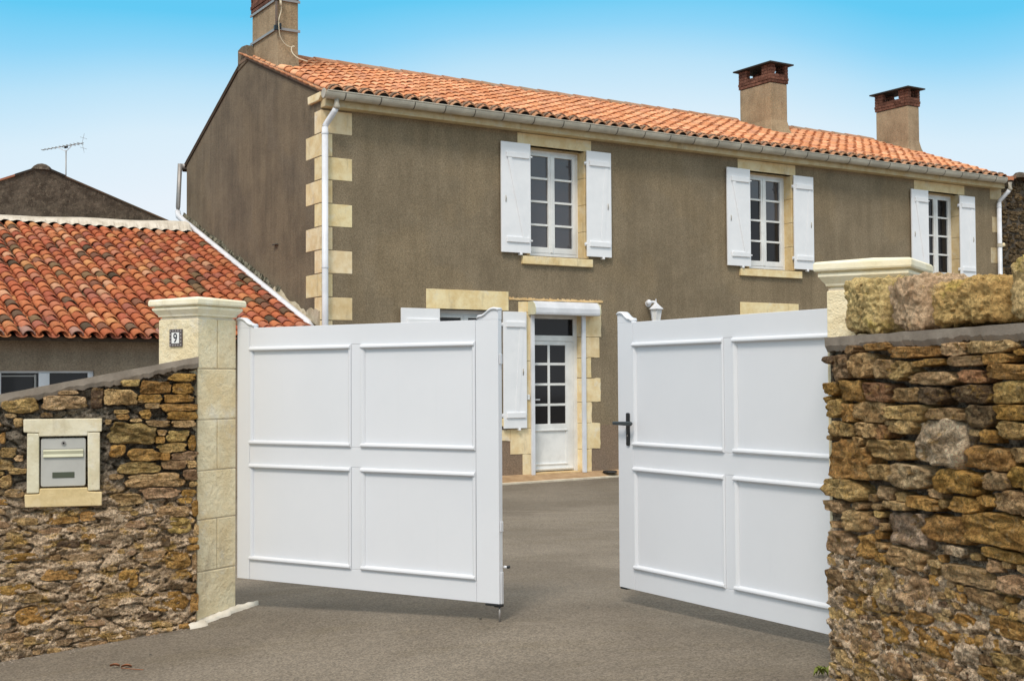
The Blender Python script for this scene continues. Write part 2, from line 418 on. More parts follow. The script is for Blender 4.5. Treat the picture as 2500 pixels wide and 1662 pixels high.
# stone trim round the openings
def trim(name, x0, x1, z0, z1, p=.006, col=(1, 1, 1), d=.28, mw=None):
    return B(x0, x1, -p, d, z0, z1).build(name, 'quoin_limestone', house, bevel=.006, color=col)
for i, (a, b, c, d) in enumerate(OPEN[:3]):
    lx0, lx1 = ((3.31, 4.73), (7.91, 9.31), (12.52, 14.03))[i]
    trim('lintel', lx0, lx1, 5.19, 5.375, .007, (.88, .85, .8), .12)
    B(a, b, .12, .285, 5.165, 5.19).build('lintel', 'quoin_limestone', house, color=(.7, .65, .6))
    B(*((3.37, 4.72), (7.92, 9.41), (12.7, 14.0))[i], -.05, .2, 3.318, 3.442).build('window_sill', 'quoin_limestone', house, bevel=.008, color=(1, .97, .9))
    z = 3.46
    for j in range(4):
        zz1 = z + (.433 if j < 3 else 5.188 - z)
        B(b - .005, b + .075, -.007, .2, z, zz1 - .006).build('jamb_stone', 'quoin_limestone', house, bevel=.006, color=(.85, .78, .68) if i < 2 else (.7, .66, .62))
        B(a - .06, a + .005, -.007, .2, z, zz1 - .006).build('jamb_stone', 'quoin_limestone', house, bevel=.006, color=(.85, .78, .68))
        z = zz1
trim('lintel', 1.685, 3.13, 2.58, 2.873, .008, (1.02, 1, .92), .2)
trim('lintel', 7.93, 9.348, 2.58, 2.855, .008, (1.02, 1, .92), .2)
for a, b in ((1.85, 3.05), (8.0, 9.3)): B(a, b, -.05, .2, .80, .92).build('window_sill', 'quoin_limestone', house, bevel=.008, color=(1, .97, .9))
js = [(4.519, 4.865, 1.864, 2.192), (4.519, 4.692, 1.545, 1.855), (4.519, 4.88, 1.156, 1.53), (4.519, 4.70, .818, 1.148), (4.519, 4.864, .404, .812), (4.519, 4.692, -.02, .396),
      (3.149, 3.563, .362, .752), (2.974, 3.145, .57, .749), (3.372, 3.563, .0, .355), (3.44, 3.563, .76, 1.22), (3.44, 3.563, 1.228, 1.8), (3.44, 3.563, 1.808, 2.555),
      (3.31, 3.563, 2.563, 2.725), (4.519, 4.9, 2.2, 2.725)]
for a, b, c, d in js:
    n = 5; pts = []
    for (px, pz), (qx, qz) in (((a, c), (b, c)), ((b, c), (b, d)), ((b, d), (a, d)), ((a, d), (a, c))):
        for t in range(n):
            x = px + (qx - px) * t / n; z = pz + (qz - pz) * t / n
            pts.append((x + (.016 * mn.noise(Vector((x * 9, z * 9, 3))) if x > a + .02 and x > 3.565 else 0) , z + .012 * mn.noise(Vector((x * 8, z * 8, 9)))))
    c_ = random.uniform(.92, 1.08)
    MB().prism(pts, -.008 - .002 * random.random(), .29, 'y').build('jamb_stone', 'quoin_limestone', house, bevel=.004, color=(c_, c_ * .97, c_ * random.uniform(.88, .98)))
m = MB()                                            # broken render edge over the door
for i in range(60):
    x = 3.14 + i * .03; h = .012 + .02 * random.random()
    m.box(x, x + .028, -.009 - .004 * random.random(), .01, 2.752 + .01 * mn.noise(Vector((x * 6, 0, 0))), 2.765 + h)
o = m.build('broken_render_edge', 'quoin_limestone', house, color=(.9, .75, .6)); o['kind'] = 'stuff'

def window(a, b, c, d, y, rows, glassmat='glass', bottom=.12):
    """frame, two casements with their glazing bars, and every pane"""
    fr = MB(); t = .055
    fr.box(a, a + t, y - .02, y + .05, c, d); fr.box(b - t, b, y - .02, y + .05, c, d)
    fr.box(a + t, b - t, y - .02, y + .05, d - t - .02, d); fr.box(a + t, b - t, y - .03, y + .05, c, c + .07)
    f = fr.build('window_frame', 'window_white', house, bevel=.004)
    mid = (a + b) / 2
    for s in (0, 1):
        x0, x1 = (a + t, mid) if s == 0 else (mid, b - t)
        cs = MB(); q = .062
        z0, z1 = c + .07, d - t - .02
        cs.box(x0, x0 + q, y - .035, y + .03, z0, z1); cs.box(x1 - q, x1, y - .035, y + .03, z0, z1)
        cs.box(x0 + q, x1 - q, y - .035, y + .03, z0, z0 + bottom * .75); cs.box(x0 + q, x1 - q, y - .035, y + .03, z1 - q * .7, z1)
        gz0, gz1 = z0 + bottom * .75, z1 - q * .7; h = (gz1 - gz0 - (rows - 1) * .034) / rows
        for r in range(1, rows): cs.box(x0 + q, x1 - q, y - .024, y + .02, gz0 + r * h + (r - 1) * .034, gz0 + r * (h + .034))
        cs.build('casement', 'window_white', f, bevel=.003)
        for r in range(rows):
            zz = gz0 + r * (h + .034)
            B(x0 + q, x1 - q, y, y + .006, zz, zz + h).build('pane', ('glass' if r == rows - 1 or (s == 1 and r == 2) else 'glass_dim') if glassmat == 'glass_mixed' else glassmat, f)
    if bottom > .1: B(mid - .022, mid + .022, y - .045, y - .036, c + .075, d - t - .03).build('casement', 'window_white', f, bevel=.004)
    return f
for i in range(3): window(*OPEN[i], .2, 4, ('glass', 'glass_mixed', 'glass_dim')[i])
window(*OPEN[3], .2, 3, 'glass_dim'); window(*OPEN[5], .2, 3, 'glass_dim')

def shutter(x0, x1, z0, z1, brace, hinge_right, tilt=0.):
    w = x1 - x0
    piv = bpy.data.objects.new('shutter', None)
    m = MB(); nb = 4
    s = B(x0, x1, -.062, -.034, z0, z1).build('shutter', 'shutter_paint', house, bevel=.004)
    for zc in (z0 + .16, z1 - .24):
        B(x0 + .045 if not brace else x0 + .09, x1 - .03, -.086, -.063, zc, zc + .085).build('batten', 'shutter_paint', s, bevel=.006)
    za, zb = z0 + .245, z1 - .24
    bt = -.080 if brace else -.068
    if brace: xa, xb = x1 - .15, x0 + .11
    else: xa, xb = x1 - .22, x1 - .13
    bw = .075
    MB().prism([(xa, za), (xa + bw, za), (xb + bw, zb), (xb, zb)], bt, -.063, 'y').build('brace', 'shutter_paint', s, bevel=.004)
    for zc in (z0 + .2, z1 - .2):
        hx = x1 if hinge_right else x0
        B(hx - (.0 if not hinge_right else -.0) - .012, hx + .012, -.05, .0, zc - .03, zc + .03).build('hinge', 'shutter_paint', s, bevel=.003)
        B(*((x0 - .045, x0 - .001) if not hinge_right else (x1 + .001, x1 + .04)), -.056, -.040, zc - .012, zc + .012).build('hinge', 'shutter_paint', s, bevel=.003)
    xm = x0 + w * .62
    B(xm, xm + .04, -.075, -.0, z0 - .035, z0 - .001).build('shutter_catch', 'shutter_paint', s, bevel=.006)
    bx = x0 + .08 if brace else x1 - .07
    MB().tube([(bx, -.063, (z0 + z1) / 2 - .08), (bx, -.075, (z0 + z1) / 2 - .02), (bx, -.063, (z0 + z1) / 2 + .02)], .007, 6).build('latch', 'gutter_zinc', s, smooth=True)
    return s
shutter(2.975, 3.515, 3.482, 5.198, True, True); shutter(4.60, 5.088, 3.49, 5.20, False, False)
shutter(7.605, 8.146, 3.482, 5.198, True, True); shutter(9.213, 9.705, 3.485, 5.185, False, False)
shutter(12.375, 12.865, 3.482, 5.185, True, True); shutter(13.815, 14.285, 3.482, 5.165, False, False)
shutter(1.24, 1.885, .765, 2.575, True, True); shutter(2.999, 3.424, .765, 2.565, False, False)

# front door
y = .15
dr = MB(); a, b = 3.565, 4.525
dr.box(a, a + .055, y - .01, y + .06, .05, 2.56); dr.box(b - .075, b, y - .01, y + .06, .05, 2.56); dr.box(a + .055, b - .075, y - .01, y + .06, 2.48, 2.56)
dr.box(a + .055, b - .075, y - .015, y + .06, 2.125, 2.215)
df = dr.build('door_frame', 'window_white', house, bevel=.004)
B(3.62, 4.45, y + .012, y + .02, 2.215, 2.48).build('pane', 'glass_dim', df)
m = MB(); x0, x1 = 3.622, 4.448; gx = (3.68, 3.957, 4.0, 4.297); yy = y - .006
m.box(x0, gx[0], yy, y + .04, .07, 2.122); m.box(gx[3], x1, yy, y + .04, .07, 2.122); m.box(gx[0], gx[3], yy, y + .04, 2.06, 2.122); m.box(gx[0], gx[3], yy, y + .04, .70, .812)
m.box(gx[1], gx[2], yy + .006, y + .03, .812, 2.06)
for z0_, z1_ in ((1.094, 1.133), (1.418, 1.456), (1.739, 1.78)):
    m.box(gx[0], gx[1], yy + .006, y + .03, z0_, z1_); m.box(gx[2], gx[3], yy + .006, y + .03, z0_, z1_)
m.box(gx[0], gx[3], yy, y + .04, .07, .19)
door = m.build('door', 'window_white', house, bevel=.004); lab(door, 'white door with eight small panes over a solid panel')
for z0_, z1_ in ((.812, 1.094), (1.133, 1.418), (1.456, 1.739), (1.78, 2.06)):
    for xa, xb in ((gx[0], gx[1]), (gx[2], gx[3])): B(xa, xb, y + .012, y + .02, z0_, z1_).build('pane', 'glass_dim', door)
B(gx[0], gx[3], y + .008, y + .03, .19, .70).build('door_panel', 'window_white', door)
m = MB()
m.box(gx[0], gx[3] + .03, yy - .012, yy - .001, .70, .722); m.box(gx[0], gx[3] + .03, yy - .012, yy - .001, .165, .187); m.box(x0 + .02, x1 - .02, yy - .02, yy - .001, .09, .115)
m.build('moulding', 'window_white', door, bevel=.004)
MB().tube([(3.655, yy - .001, 1.197), (3.655, yy - .05, 1.197), (3.76, yy - .055, 1.197)], .012, 8).build('handle', 'pipe_white', door, smooth=True)
B(3.60, 4.47, -.02, y + .02, .02, .058).build('door_sill', 'quoin_limestone', house, bevel=.006, color=(.8, .7, .6))
# rolling shutter box and its two guide rails
bp = [(-.215, 2.56), (-.205, 2.525), (-.005, 2.525), (-.005, 2.735), (-.13, 2.735), (-.19, 2.69), (-.215, 2.63)]
bx = MB().prism(bp[::-1], 3.50, 4.735, 'x').build('roller_shutter_box', 'pipe_white', house, bevel=.008)
MB().prism([(p[0] * 1.02, p[1]) for p in bp][::-1], 3.485, 3.499, 'x').build('end_cap', 'mailbox_cream', bx, bevel=.003)
MB().prism([(p[0] * 1.02, p[1]) for p in bp][::-1], 4.736, 4.75, 'x').build('end_cap', 'mailbox_cream', bx, bevel=.003)
for xa, xb in ((3.521, 3.585), (4.50, 4.57)): B(xa, xb, -.045, -.009, .03, 2.524).build('guide_rail', 'pipe_white', house, bevel=.004)
lab(B(3.45, 3.50, -.03, -.01, 1.20, 1.285).build('doorbell', 'window_white', house, bevel=.006), 'small white doorbell box left of the door')

# gutter with joints, downpipes
GZ, GY, GR = 5.565, -.275, .082
gp = [(GY + GR * math.cos(t), GZ + GR * math.sin(t) * 1.25) for t in [math.pi + math.pi * i / 10 for i in range(11)]]
gp += [(GY + (GR - .006) * math.cos(t), GZ + (GR - .006) * math.sin(t) * 1.22) for t in [2 * math.pi - math.pi * i / 10 for i in range(11)]]
gut = MB().prism(gp, -.07, 14.95, 'x').build('gutter', 'gutter_zinc', house, smooth=False, bevel=.002)
x = .22
while x < 14.8:
    jp = [(GY + (GR + .004) * math.cos(t), GZ + (GR + .003) * math.sin(t) * 1.27) for t in [math.pi + math.pi * i / 10 for i in range(11)]]
    jp += [(GY + (GR + .0005) * math.cos(t), GZ + (GR + .0005) * math.sin(t) * 1.25) for t in [2 * math.pi - math.pi * i / 10 for i in range(11)]]
    MB().prism(jp, x, x + .012, 'x').build('gutter_joint', 'joint_dark', gut)
    x += .53 + random.uniform(-.03, .03)
MB().tube([(-.072, GY, GZ - .03), (-.085, GY, GZ - .03)], .07, 14).build('gutter_end', 'gutter_zinc', gut, smooth=False)
MB().tube([(-.05, GY - GR, GZ), (14.93, GY - GR, GZ)], .010, 6).build('gutter_bead', 'gutter_zinc', gut)
def downpipe(x, label=None):
    m = MB().tube([(x + .09, GY, 5.50), (x + .09, GY, 5.37), (x + .085, GY + .01, 5.34)], .047, 12).build('downpipe', 'gutter_zinc', house, smooth=True)
    MB().tube([(x + .085, GY + .01, 5.35), (x + .07, GY + .04, 5.30), (x + .02, -.10, 5.16), (x + .0, -.075, 5.12), (x, -.075, 5.05)], .043, 12).build('elbow', 'pipe_white', m, smooth=True)
    MB().tube([(x, -.075, 5.10), (x, -.075, 0.02)], .046, 14).build('pipe', 'pipe_white', m, smooth=True)
    for z in (5.0, 3.1, 1.2): MB().tube([(x, -.075, z), (x, -.075, z + .02)], .052, 14).build('collar', 'pipe_white', m, smooth=False)
    return m
downpipe(.03); dp = downpipe(15.03)
MB().tube([(15.03, -.075, 4.18), (15.03, -.075, 4.26)], .055, 12).build('collar', 'gutter_zinc', dp)
MB().tube([(15.08, -.075, 4.22), (15.14, -.10, 4.24)], .04, 10).build('stub', 'quoin_limestone', dp)

# ------------------------------------------------------------------ clay roof tiles
def tile_mesh(name, L, r0, r1, th, mat, concave=False, seg=7, tint=None):
    """a half-round tile lying along +y (up the slope): wide end r0 at y=0, narrow end r1 at y=L"""
    vs = []; fs = []
    for rr in (0, th):
        for yy, r in ((0, r0), (L, r1)):
            for i in range(seg + 1):
                t = math.pi * i / seg
                x = -(r - rr) * math.cos(t); z = (r - rr) * math.sin(t) * .88
                if concave: z = -z * .5
                vs.append((x, yy, z))
    n = seg + 1
    for i in range(seg):
        fs.append((i, i + 1, n + i + 1, n + i)); fs.append((2 * n + i, 3 * n + i, 3 * n + i + 1, 2 * n + i + 1))
        fs.append((i, 2 * n + i, 2 * n + i + 1, i + 1))
    fs.append((0, n, 3 * n, 2 * n)); fs.append((n - 1, 3 * n - 1, 4 * n - 1, 2 * n - 1))
    return vs, fs
def tile_roof(roof, s_cols, d0, rows, expo, k, z0, r0, L, palette, n_parts, mats, score, skip=lambda s, d: False, jit=.006, panz=.045, label=None):
    """cover tiles over a joined layer of pan tiles; the first n_parts in score order are parts of their own"""
    ang = math.atan(k)
    vs, fs = tile_mesh('t', L, r0, r0 * .80, .014, mats[0])
    base = MB().add(vs, fs).mesh('roof_tile', mats[0], smooth=False)
    bmx = bmesh.new(); bmx.from_mesh(base)
    for f in bmx.faces: f.smooth = True
    bmx.to_mesh(base); bmx.free()
    places = []
    for ci, s in enumerate(s_cols):
        off = random.uniform(-.02, .02)
        for r in range(rows):
            along = r * expo + off + random.uniform(-jit, jit)
            d = d0 + along * math.cos(ang); z = z0 + k * (d - d0)
            if skip(s, d): continue
            places.append((s, d, z, r))
    places.sort(key=score)
    joined = MB(); 
    for idx, (s, d, z, r) in enumerate(places):
        c = random.choice(palette); j = random.uniform(.86, 1.12); c = tuple(min(1, x * j) for x in c)
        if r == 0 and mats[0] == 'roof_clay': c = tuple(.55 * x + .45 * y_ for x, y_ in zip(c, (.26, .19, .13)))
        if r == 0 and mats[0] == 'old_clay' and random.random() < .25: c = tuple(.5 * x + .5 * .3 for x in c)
        M = Matrix.Translation((s + random.uniform(-jit, jit), d, z + .028 + random.uniform(0, .006))) @ Matrix.Rotation(ang - .050, 4, 'X') @ Matrix.Rotation(random.uniform(-.03, .03), 4, 'Z')
        if idx < n_parts: link(base, 'roof_tile', roof, 0, M, c)
        else: joined.add([M @ Vector(v) for v in vs], fs, c)
    if joined.v:
        o = joined.build('roof_tiles', mats[1], roof, smooth=True); o['kind'] = 'stuff'
    pv, pf = tile_mesh('p', L, r0 * .84, r0 * .98, .012, mats[0], True, 5)
    pans = MB(); sp = s_cols[1] - s_cols[0]
    for s in [s_cols[0] - sp / 2] + [s + sp / 2 for s in s_cols]:
        for r in range(rows):
            d = d0 - .015 + r * expo * math.cos(ang)
            if skip(s, d): continue
            c = random.choice(palette); j = random.uniform(.8, 1.); c = tuple(x * j for x in c)
            M = Matrix.Translation((s, d, z0 + k * (d - d0) + panz)) @ Matrix.Rotation(ang - .045, 4, 'X')
            pans.add([M @ Vector(v) for v in pv], pf, c)
    o = pans.build('pan_tiles', mats[1], roof, smooth=True); o['kind'] = 'stuff'

CH = [(.11, .46, 1.92, 3.02, 7.50, 'brick'), (10.87, 11.33, 2.2, 3.12, 7.56, 'brick'), (14.83, 15.20, 2.05, 2.95, 7.50, 'brick')]
roof = MB()
e0, e1 = -.26, HD + .2
roof.add([(-.02, e0, deck(e0)), (HL, e0, deck(e0)), (HL, RD, deck(RD)), (-.02, RD, deck(RD)), (HL, e1, deck(e1)), (-.02, e1, deck(e1)),
          (-.02, e0, deck(e0) - .05), (HL, e0, deck(e0) - .05), (HL, RD, deck(RD) - .05), (-.02, RD, deck(RD) - .05), (HL, e1, deck(e1) - .05), (-.02, e1, deck(e1) - .05)],
         [(0, 1, 2, 3), (3, 2, 4, 5), (6, 9, 8, 7), (9, 11, 10, 8), (0, 6, 7, 1), (5, 4, 10, 11), (0, 3, 9, 6), (3, 5, 11, 9), (1, 7, 8, 2), (2, 8, 10, 4)])
roof = roof.build('roof', 'old_timber', house); lab(roof, 'low pitched roof of orange clay tiles')
ORG = [(.83, .40, .20), (.86, .43, .23), (.80, .36, .175), (.88, .48, .27), (.82, .41, .23), (.76, .33, .16), (.70, .33, .19)]
cols = [.14 + .2425 * i for i in range(62)]
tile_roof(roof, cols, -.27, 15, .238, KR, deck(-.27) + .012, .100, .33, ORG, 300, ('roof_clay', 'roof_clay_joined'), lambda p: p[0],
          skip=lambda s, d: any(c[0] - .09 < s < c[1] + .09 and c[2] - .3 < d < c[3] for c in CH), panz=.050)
# pale mortar plugs darkening the eaves course: second layer of short cover tiles
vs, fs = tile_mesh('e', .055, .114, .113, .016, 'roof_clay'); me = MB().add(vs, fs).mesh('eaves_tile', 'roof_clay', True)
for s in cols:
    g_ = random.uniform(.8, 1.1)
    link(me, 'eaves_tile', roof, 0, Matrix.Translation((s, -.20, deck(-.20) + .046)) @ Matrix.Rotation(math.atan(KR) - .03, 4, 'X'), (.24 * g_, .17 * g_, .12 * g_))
ev = MB()  # near-black discs standing in for the shade inside the eaves tile ends
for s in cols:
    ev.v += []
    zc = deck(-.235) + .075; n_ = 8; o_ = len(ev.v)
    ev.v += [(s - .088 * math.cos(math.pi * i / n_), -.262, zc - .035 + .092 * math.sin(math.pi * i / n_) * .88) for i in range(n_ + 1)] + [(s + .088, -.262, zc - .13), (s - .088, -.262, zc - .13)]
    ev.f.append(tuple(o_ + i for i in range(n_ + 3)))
o = ev.build('eaves_shade', 'shadow_gap', roof); o['kind'] = 'stuff'
# ridge tiles (run along the ridge)
vs, fs = tile_mesh('r', .47, .135, .115, .016, 'roof_clay'); rme = MB().add(vs, fs).mesh('ridge_tile', 'roof_clay', True)
s = -.03
while s < HL - .3:
    if not any(c[0] - .4 < s < c[1] - .05 for c in CH):
        c = random.choice([(.42, .26, .17), (.46, .24, .14), (.36, .25, .17), (.40, .21, .12)])
        link(rme, 'ridge_tile', roof, 0, Matrix.Translation((s, RD, deck(RD) + .035)) @ Matrix.Rotation(-math.pi / 2, 4, 'Z') @ Matrix.Rotation(random.uniform(-.01, .02), 4, 'X'), c)
    s += .41
# verge pieces down the left gable
for k_, (da, db) in enumerate([(-.28 + i * .35, -.28 + (i + 1) * .35 + .03) for i in range(10)]):
    za, zb = deck(da) + .03, deck(db) + .03
    MB().prism([(da, za - .045), (db, zb - .045), (db, zb + .004), (da, za + .010)], -.028, .05, 'x').build('verge_tile', 'roof_clay', roof, color=random.choice([(.22, .155, .11), (.20, .15, .10), (.28, .165, .11)]))
for (da, db) in [(RD + .05 + i * .4, RD + .05 + i * .4 + .41) for i in range(8)]:
    za, zb = deck(da) + .01, deck(db) + .01
    MB().prism([(da, za), (db, zb), (db, zb + .02), (da, za + .022)], -.02, .3, 'x').build('verge_tile', 'roof_clay', roof, color=(.10, .075, .06))
for (da, db) in [(-.28 + i * .42, -.28 + (i + 1) * .42 + .03) for i in range(8)]:
    za, zb = deck(da) + .03, deck(db) + .03
    MB().prism([(da, za), (db, zb), (db, zb + .035), (da, za + .07)], HL - .12, HL + .04, 'x').build('verge_tile', 'roof_clay', roof, color=(.62, .25, .13))

# chimneys: rendered stack, flared foot, brick head laid brick by brick, thin slab
def chimney(i, x0, x1, y0, y1, zb, foot, label):
    ch = MB()
    zf0, zf1 = deck(y0) - .1, deck(RD) + .12
    def ring(e, z): return [(x0 - e, y0 - e, z), (x1 + e, y0 - e, z), (x1 + e, y1 + e, z), (x0 - e, y1 + e, z)]
    lv = [(foot, zf0), (foot, zf0 + .14), (foot * .45, zf0 + .26), (0, zf0 + .42), (0, zb)]
    vs = [p for e, z in lv for p in ring(e, z)]
    fs = [(j * 4 + k, j * 4 + (k + 1) % 4, (j + 1) * 4 + (k + 1) % 4, (j + 1) * 4 + k) for j in range(4) for k in range(4)] + [(16, 17, 18, 19)]
    c = ch.add(vs, fs).build('chimney', 'chimney_render', house, bevel=.02); lab(c, label)
    bh, e = .062, .016
    def course(z, holes, e, ph):
        # holes: ranges left open on the front (x) and the side (y)
        out_ = []
        for axis in (0, 1):
            a, b = (x0 - e, x1 + e) if axis == 0 else (y0 - e + .1, y1 + e - .1)
            hl = holes[axis]; t = a
            n = max(1, round((b - a) / .21)); step = (b - a) / n
            cuts = [a] + [a + step * (q + (.5 if ph else 1)) for q in range(n)] + [b]; cuts = sorted({round(min(b, q), 4) for q in cuts})
            for p, q in zip(cuts[:-1], cuts[1:]):
                if q - p < .03: continue
                segs = [(p, q)]
                if hl:
                    segs = []
                    if p < hl[0]: segs.append((p, min(q, hl[0])))
                    if q > hl[1]: segs.append((max(p, hl[1]), q))
                for p_, q_ in segs:
                    if q_ - p_ < .03: continue
                    for side in (0, 1):
                        if axis == 0: bxx = (p_ + .003, q_ - .003, y0 - e, y0 - e + .097) if side == 0 else (p_ + .003, q_ - .003, y1 + e - .097, y1 + e)
                        else: bxx = (x0 - e, x0 - e + .1, p_ + .003, q_ - .003) if side == 0 else (x1 + e - .1, x1 + e, p_ + .003, q_ - .003)
                        j = random.uniform(-.003, .003)
                        g_ = random.uniform(.65, 1.2)
                        B(bxx[0] + j, bxx[1] + j, bxx[2] + j, bxx[3] + j, z + .004, z + bh - .004).build('brick', 'chimney_brick', c, color=(.20 * g_, .095 * g_, .065 * g_))
    W, D = x1 - x0, y1 - y0
    core = MB()
    for r in range(6):
        holes = (None, None) if r < 3 else ((x0 + W * .28, x1 - W * .16), (y0 + D * .27, y1 - D * .25))
        course(zb + .002 + r * bh, holes, e + (.008 if r in (1,) else 0), r % 2)
    core.box(x0, x1, y0, y1, zb, zb + 3 * bh - .012)
    core.build('mortar', 'chimney_brick', c, color=(.12, .055, .04))
    zt = zb + 6 * bh
    B(x0 - .10, x1 + .10, y0 - .10, y1 + .10, zt + .004, zt + .034).build('cap_slab', 'slab_dark', c, bevel=.004)
    return c
chimney(0, *CH[0][:5], .02, 'chimney at the gable end with grey antenna straps')
chimney(1, *CH[1][:5], .07, 'chimney part way along the ridge')
chimney(2, *CH[2][:5], .07, 'chimney over the far gable')

# back gutter, its pipe, and the long white pipe lying on the annexe roof
ZP = lambda d: 2.275 + .3655 * d
pp = MB().tube([(-.10, 6.13, 5.50), (-.10, 6.24, 4.72), (-.10, 6.24, 4.60)], .042, 12).build('downpipe', 'grey_metal', house, smooth=True)
MB().tube([(-.10, 6.16, 5.46), (.5, 6.16, 5.46)], .05, 10).build('gutter', 'grey_metal', house, smooth=True)
MB().tube([(-.10, 6.26, 4.64), (-.11, 6.18, ZP(6.1) + .04), (-.11, 5.9, ZP(5.9)), (-.11, .24, ZP(.24) - .01), (-.10, .12, ZP(.12) - .05)], .052, 14).build('pipe', 'pipe_white', pp, smooth=True)
# mossy and pale mortar fillets where the annexe roof meets the gable
MB().prism([(2.88, 6.70), (3.34, 6.62), (3.34, 6.96), (3.16, 6.99), (2.95, 6.97)], -.02, .12, 'x').build('ridge_stop', 'gable_render', roof, bevel=.015)
def fillet(da, db, mat, h, w, seed):
    n = int((db - da) / .03); m = MB(); vs = []; fs = []
    for i in range(n + 1):
        d = da + (db - da) * i / n; z = 2.2 + .3655 * d
        hh = h * (.55 + .9 * mn.noise(Vector((d * 3, seed, 0))) + .35 * mn.noise(Vector((d * 9, seed, 1))))
        vs += [(-w, d, z), (-w * .7, d, z + .07), (-.004, d, z + .09 + hh), (-.004, d, z - .05)]
    for i in range(n):
        for k_ in range(3): fs.append((i * 4 + k_, i * 4 + k_ + 1, i * 4 + k_ + 5, i * 4 + k_ + 4))
    return m.add(vs, fs).build('mortar_fillet', mat, house)
fillet(1.5, 6.2, 'moss_mortar', .11, .05, 3); fillet(.25, 1.75, 'fillet_mortar', .06, .06, 8)
MB().prism([(.03, 2.28), (.5, 2.43), (.44, 2.53), (.33, 2.56), (.22, 2.52), (.12, 2.54), (.02, 2.5)], -.03, -.002, 'x').build('mortar_fillet', 'fillet_mortar', house)
B(-.05, -.0, 1.60, 1.75, 3.59, 3.605).build('wall_anchor', 'joint_dark', house)

def smoothline(P, n=6):
    P = [Vector(p) for p in P]; o_ = []
    for i in range(len(P) - 1):
        a_, b_, c_, d_ = P[max(i - 1, 0)], P[i], P[i + 1], P[min(i + 2, len(P) - 1)]
        for k_ in range(n):
            t = k_ / n; o_.append(.5 * ((2 * b_) + (-a_ + c_) * t + (2 * a_ - 5 * b_ + 4 * c_ - d_) * t * t + (-a_ + 3 * b_ - 3 * c_ + d_) * t ** 3))
    return o_ + [P[-1]]
# wall lantern
lx, lz = 5.90, 2.665
lamp = thing('wall_lantern', 'white six-sided wall lantern on a curved bracket to the right of the front door', 'lantern', F_HOUSE @ Matrix.Translation((lx, 0, lz)))
MB().tube([(-.03, -.001, .10), (-.03, -.02, .10)], .055, 14).build('wall_plate', 'pipe_white', lamp)
MB().tube(smoothline([(-.03, -.02, .10), (-.03, -.08, .115), (-.02, -.13, .125), (0, -.17, .11), (0, -.18, .08)]), .022, 10).build('bracket', 'pipe_white', lamp, smooth=True)
MB().lathe([(.0, .165), (.02, .16), (.045, .14), (.05, .115), (.045, .09), (.02, .07), (.0, .065)], -.075, -.09, 12).build('bracket_boss', 'pipe_white', lamp, smooth=True)
m = MB().lathe([(.0, .175), (.010, .165), (.012, .115), (.03, .095), (.05, .075), (.125, .01), (.13, .0), (.0, .0)], 0, -.18, 6).build('lamp_roof', 'pipe_white', lamp)
MB().lathe([(.094, -.004), (.062, -.19)], 0, -.18, 6).build('lamp_glass', 'lamp_glass', lamp)
for k_ in range(6):
    t = math.pi / 3 * k_
    MB().tube([(.098 * math.cos(t), -.18 + .098 * math.sin(t), -.002), (.066 * math.cos(t), -.18 + .066 * math.sin(t), -.19)], .008, 5).build('glazing_bar', 'pipe_white', lamp)
MB().lathe([(.0, -.19), (.072, -.19), (.072, -.205), (.025, -.235), (.0, -.25)], 0, -.18, 6).build('lamp_base', 'pipe_white', lamp)

# mast and cable on the first chimney
mast = thing('antenna_mast', 'grey antenna mast strapped to the tallest near chimney with a loose cream cable', 'mast', F_HOUSE)
cx0, cy0, cy1, cx1 = CH[0][0], CH[0][2], CH[0][3], CH[0][1]
MB().tube([(cx0 - .035, cy0 - .05, 6.94), (cx0 - .035, cy0 - .05, 9.0)], .019, 10).build('pole', 'grey_metal', mast, smooth=True)
for z in (6.98, 7.445):
    m = MB(); m.box(cx0 - .028, cx0 - .012, cy0 - .02, cy1 + .02, z, z + .042); m.box(cx0 - .012, cx1 + .02, cy0 - .028, cy0 - .012, z, z + .042)
    m.build('strap', 'grey_metal', mast, bevel=.003)
    m = MB(); m.box(cx0 - .075, cx0 - .0, cy0 - .08, cy0 - .03, z - .025, z + .055); m.box(cx0 + .005, cx0 + .03, cy0 - .10, cy0 - .05, z, z + .09)
    m.build('clamp', 'black_metal', mast, bevel=.006)
cab = [(cx0 - .02, cy0 - .08, 8.2), (cx0 - .01, cy0 - .09, 7.5), (cx0 + .02, cy0 - .09, 7.40), (cx0 + .03, cy0 - .08, 7.27), (cx0 - .01, cy0 - .09, 7.13), (cx0 - .01, cy0 - .09, 6.98), (cx0 + .02, cy0 - .07, 6.86),
       (cx0 + .10, cy0 - .06, 6.76), (cx0 + .20, cy0 - .07, 6.72), (cx0 + .26, cy0 - .07, 6.745)]
MB().tube(smoothline(cab), .008, 6).build('cable', 'cable_cream', mast, smooth=True)
MB().tube(smoothline([(cx0 + .24, cy0 - .07, 6.75), (cx0 + .20, cy0 - .08, 6.71), (cx0 + .20, cy0 - .12, 6.62), (cx0 + .26, cy0 - .2, 6.53), (cx0 + .38, cy0 - .3, 6.47)]), .009, 6).build('cable', 'cable_cream', mast, smooth=True)
MB().tube([(cx0 + .015, cy0 - .09, 7.42), (cx0 + .025, cy0 - .09, 7.34)], .018, 8).build('connector', 'cable_cream', mast, smooth=True)

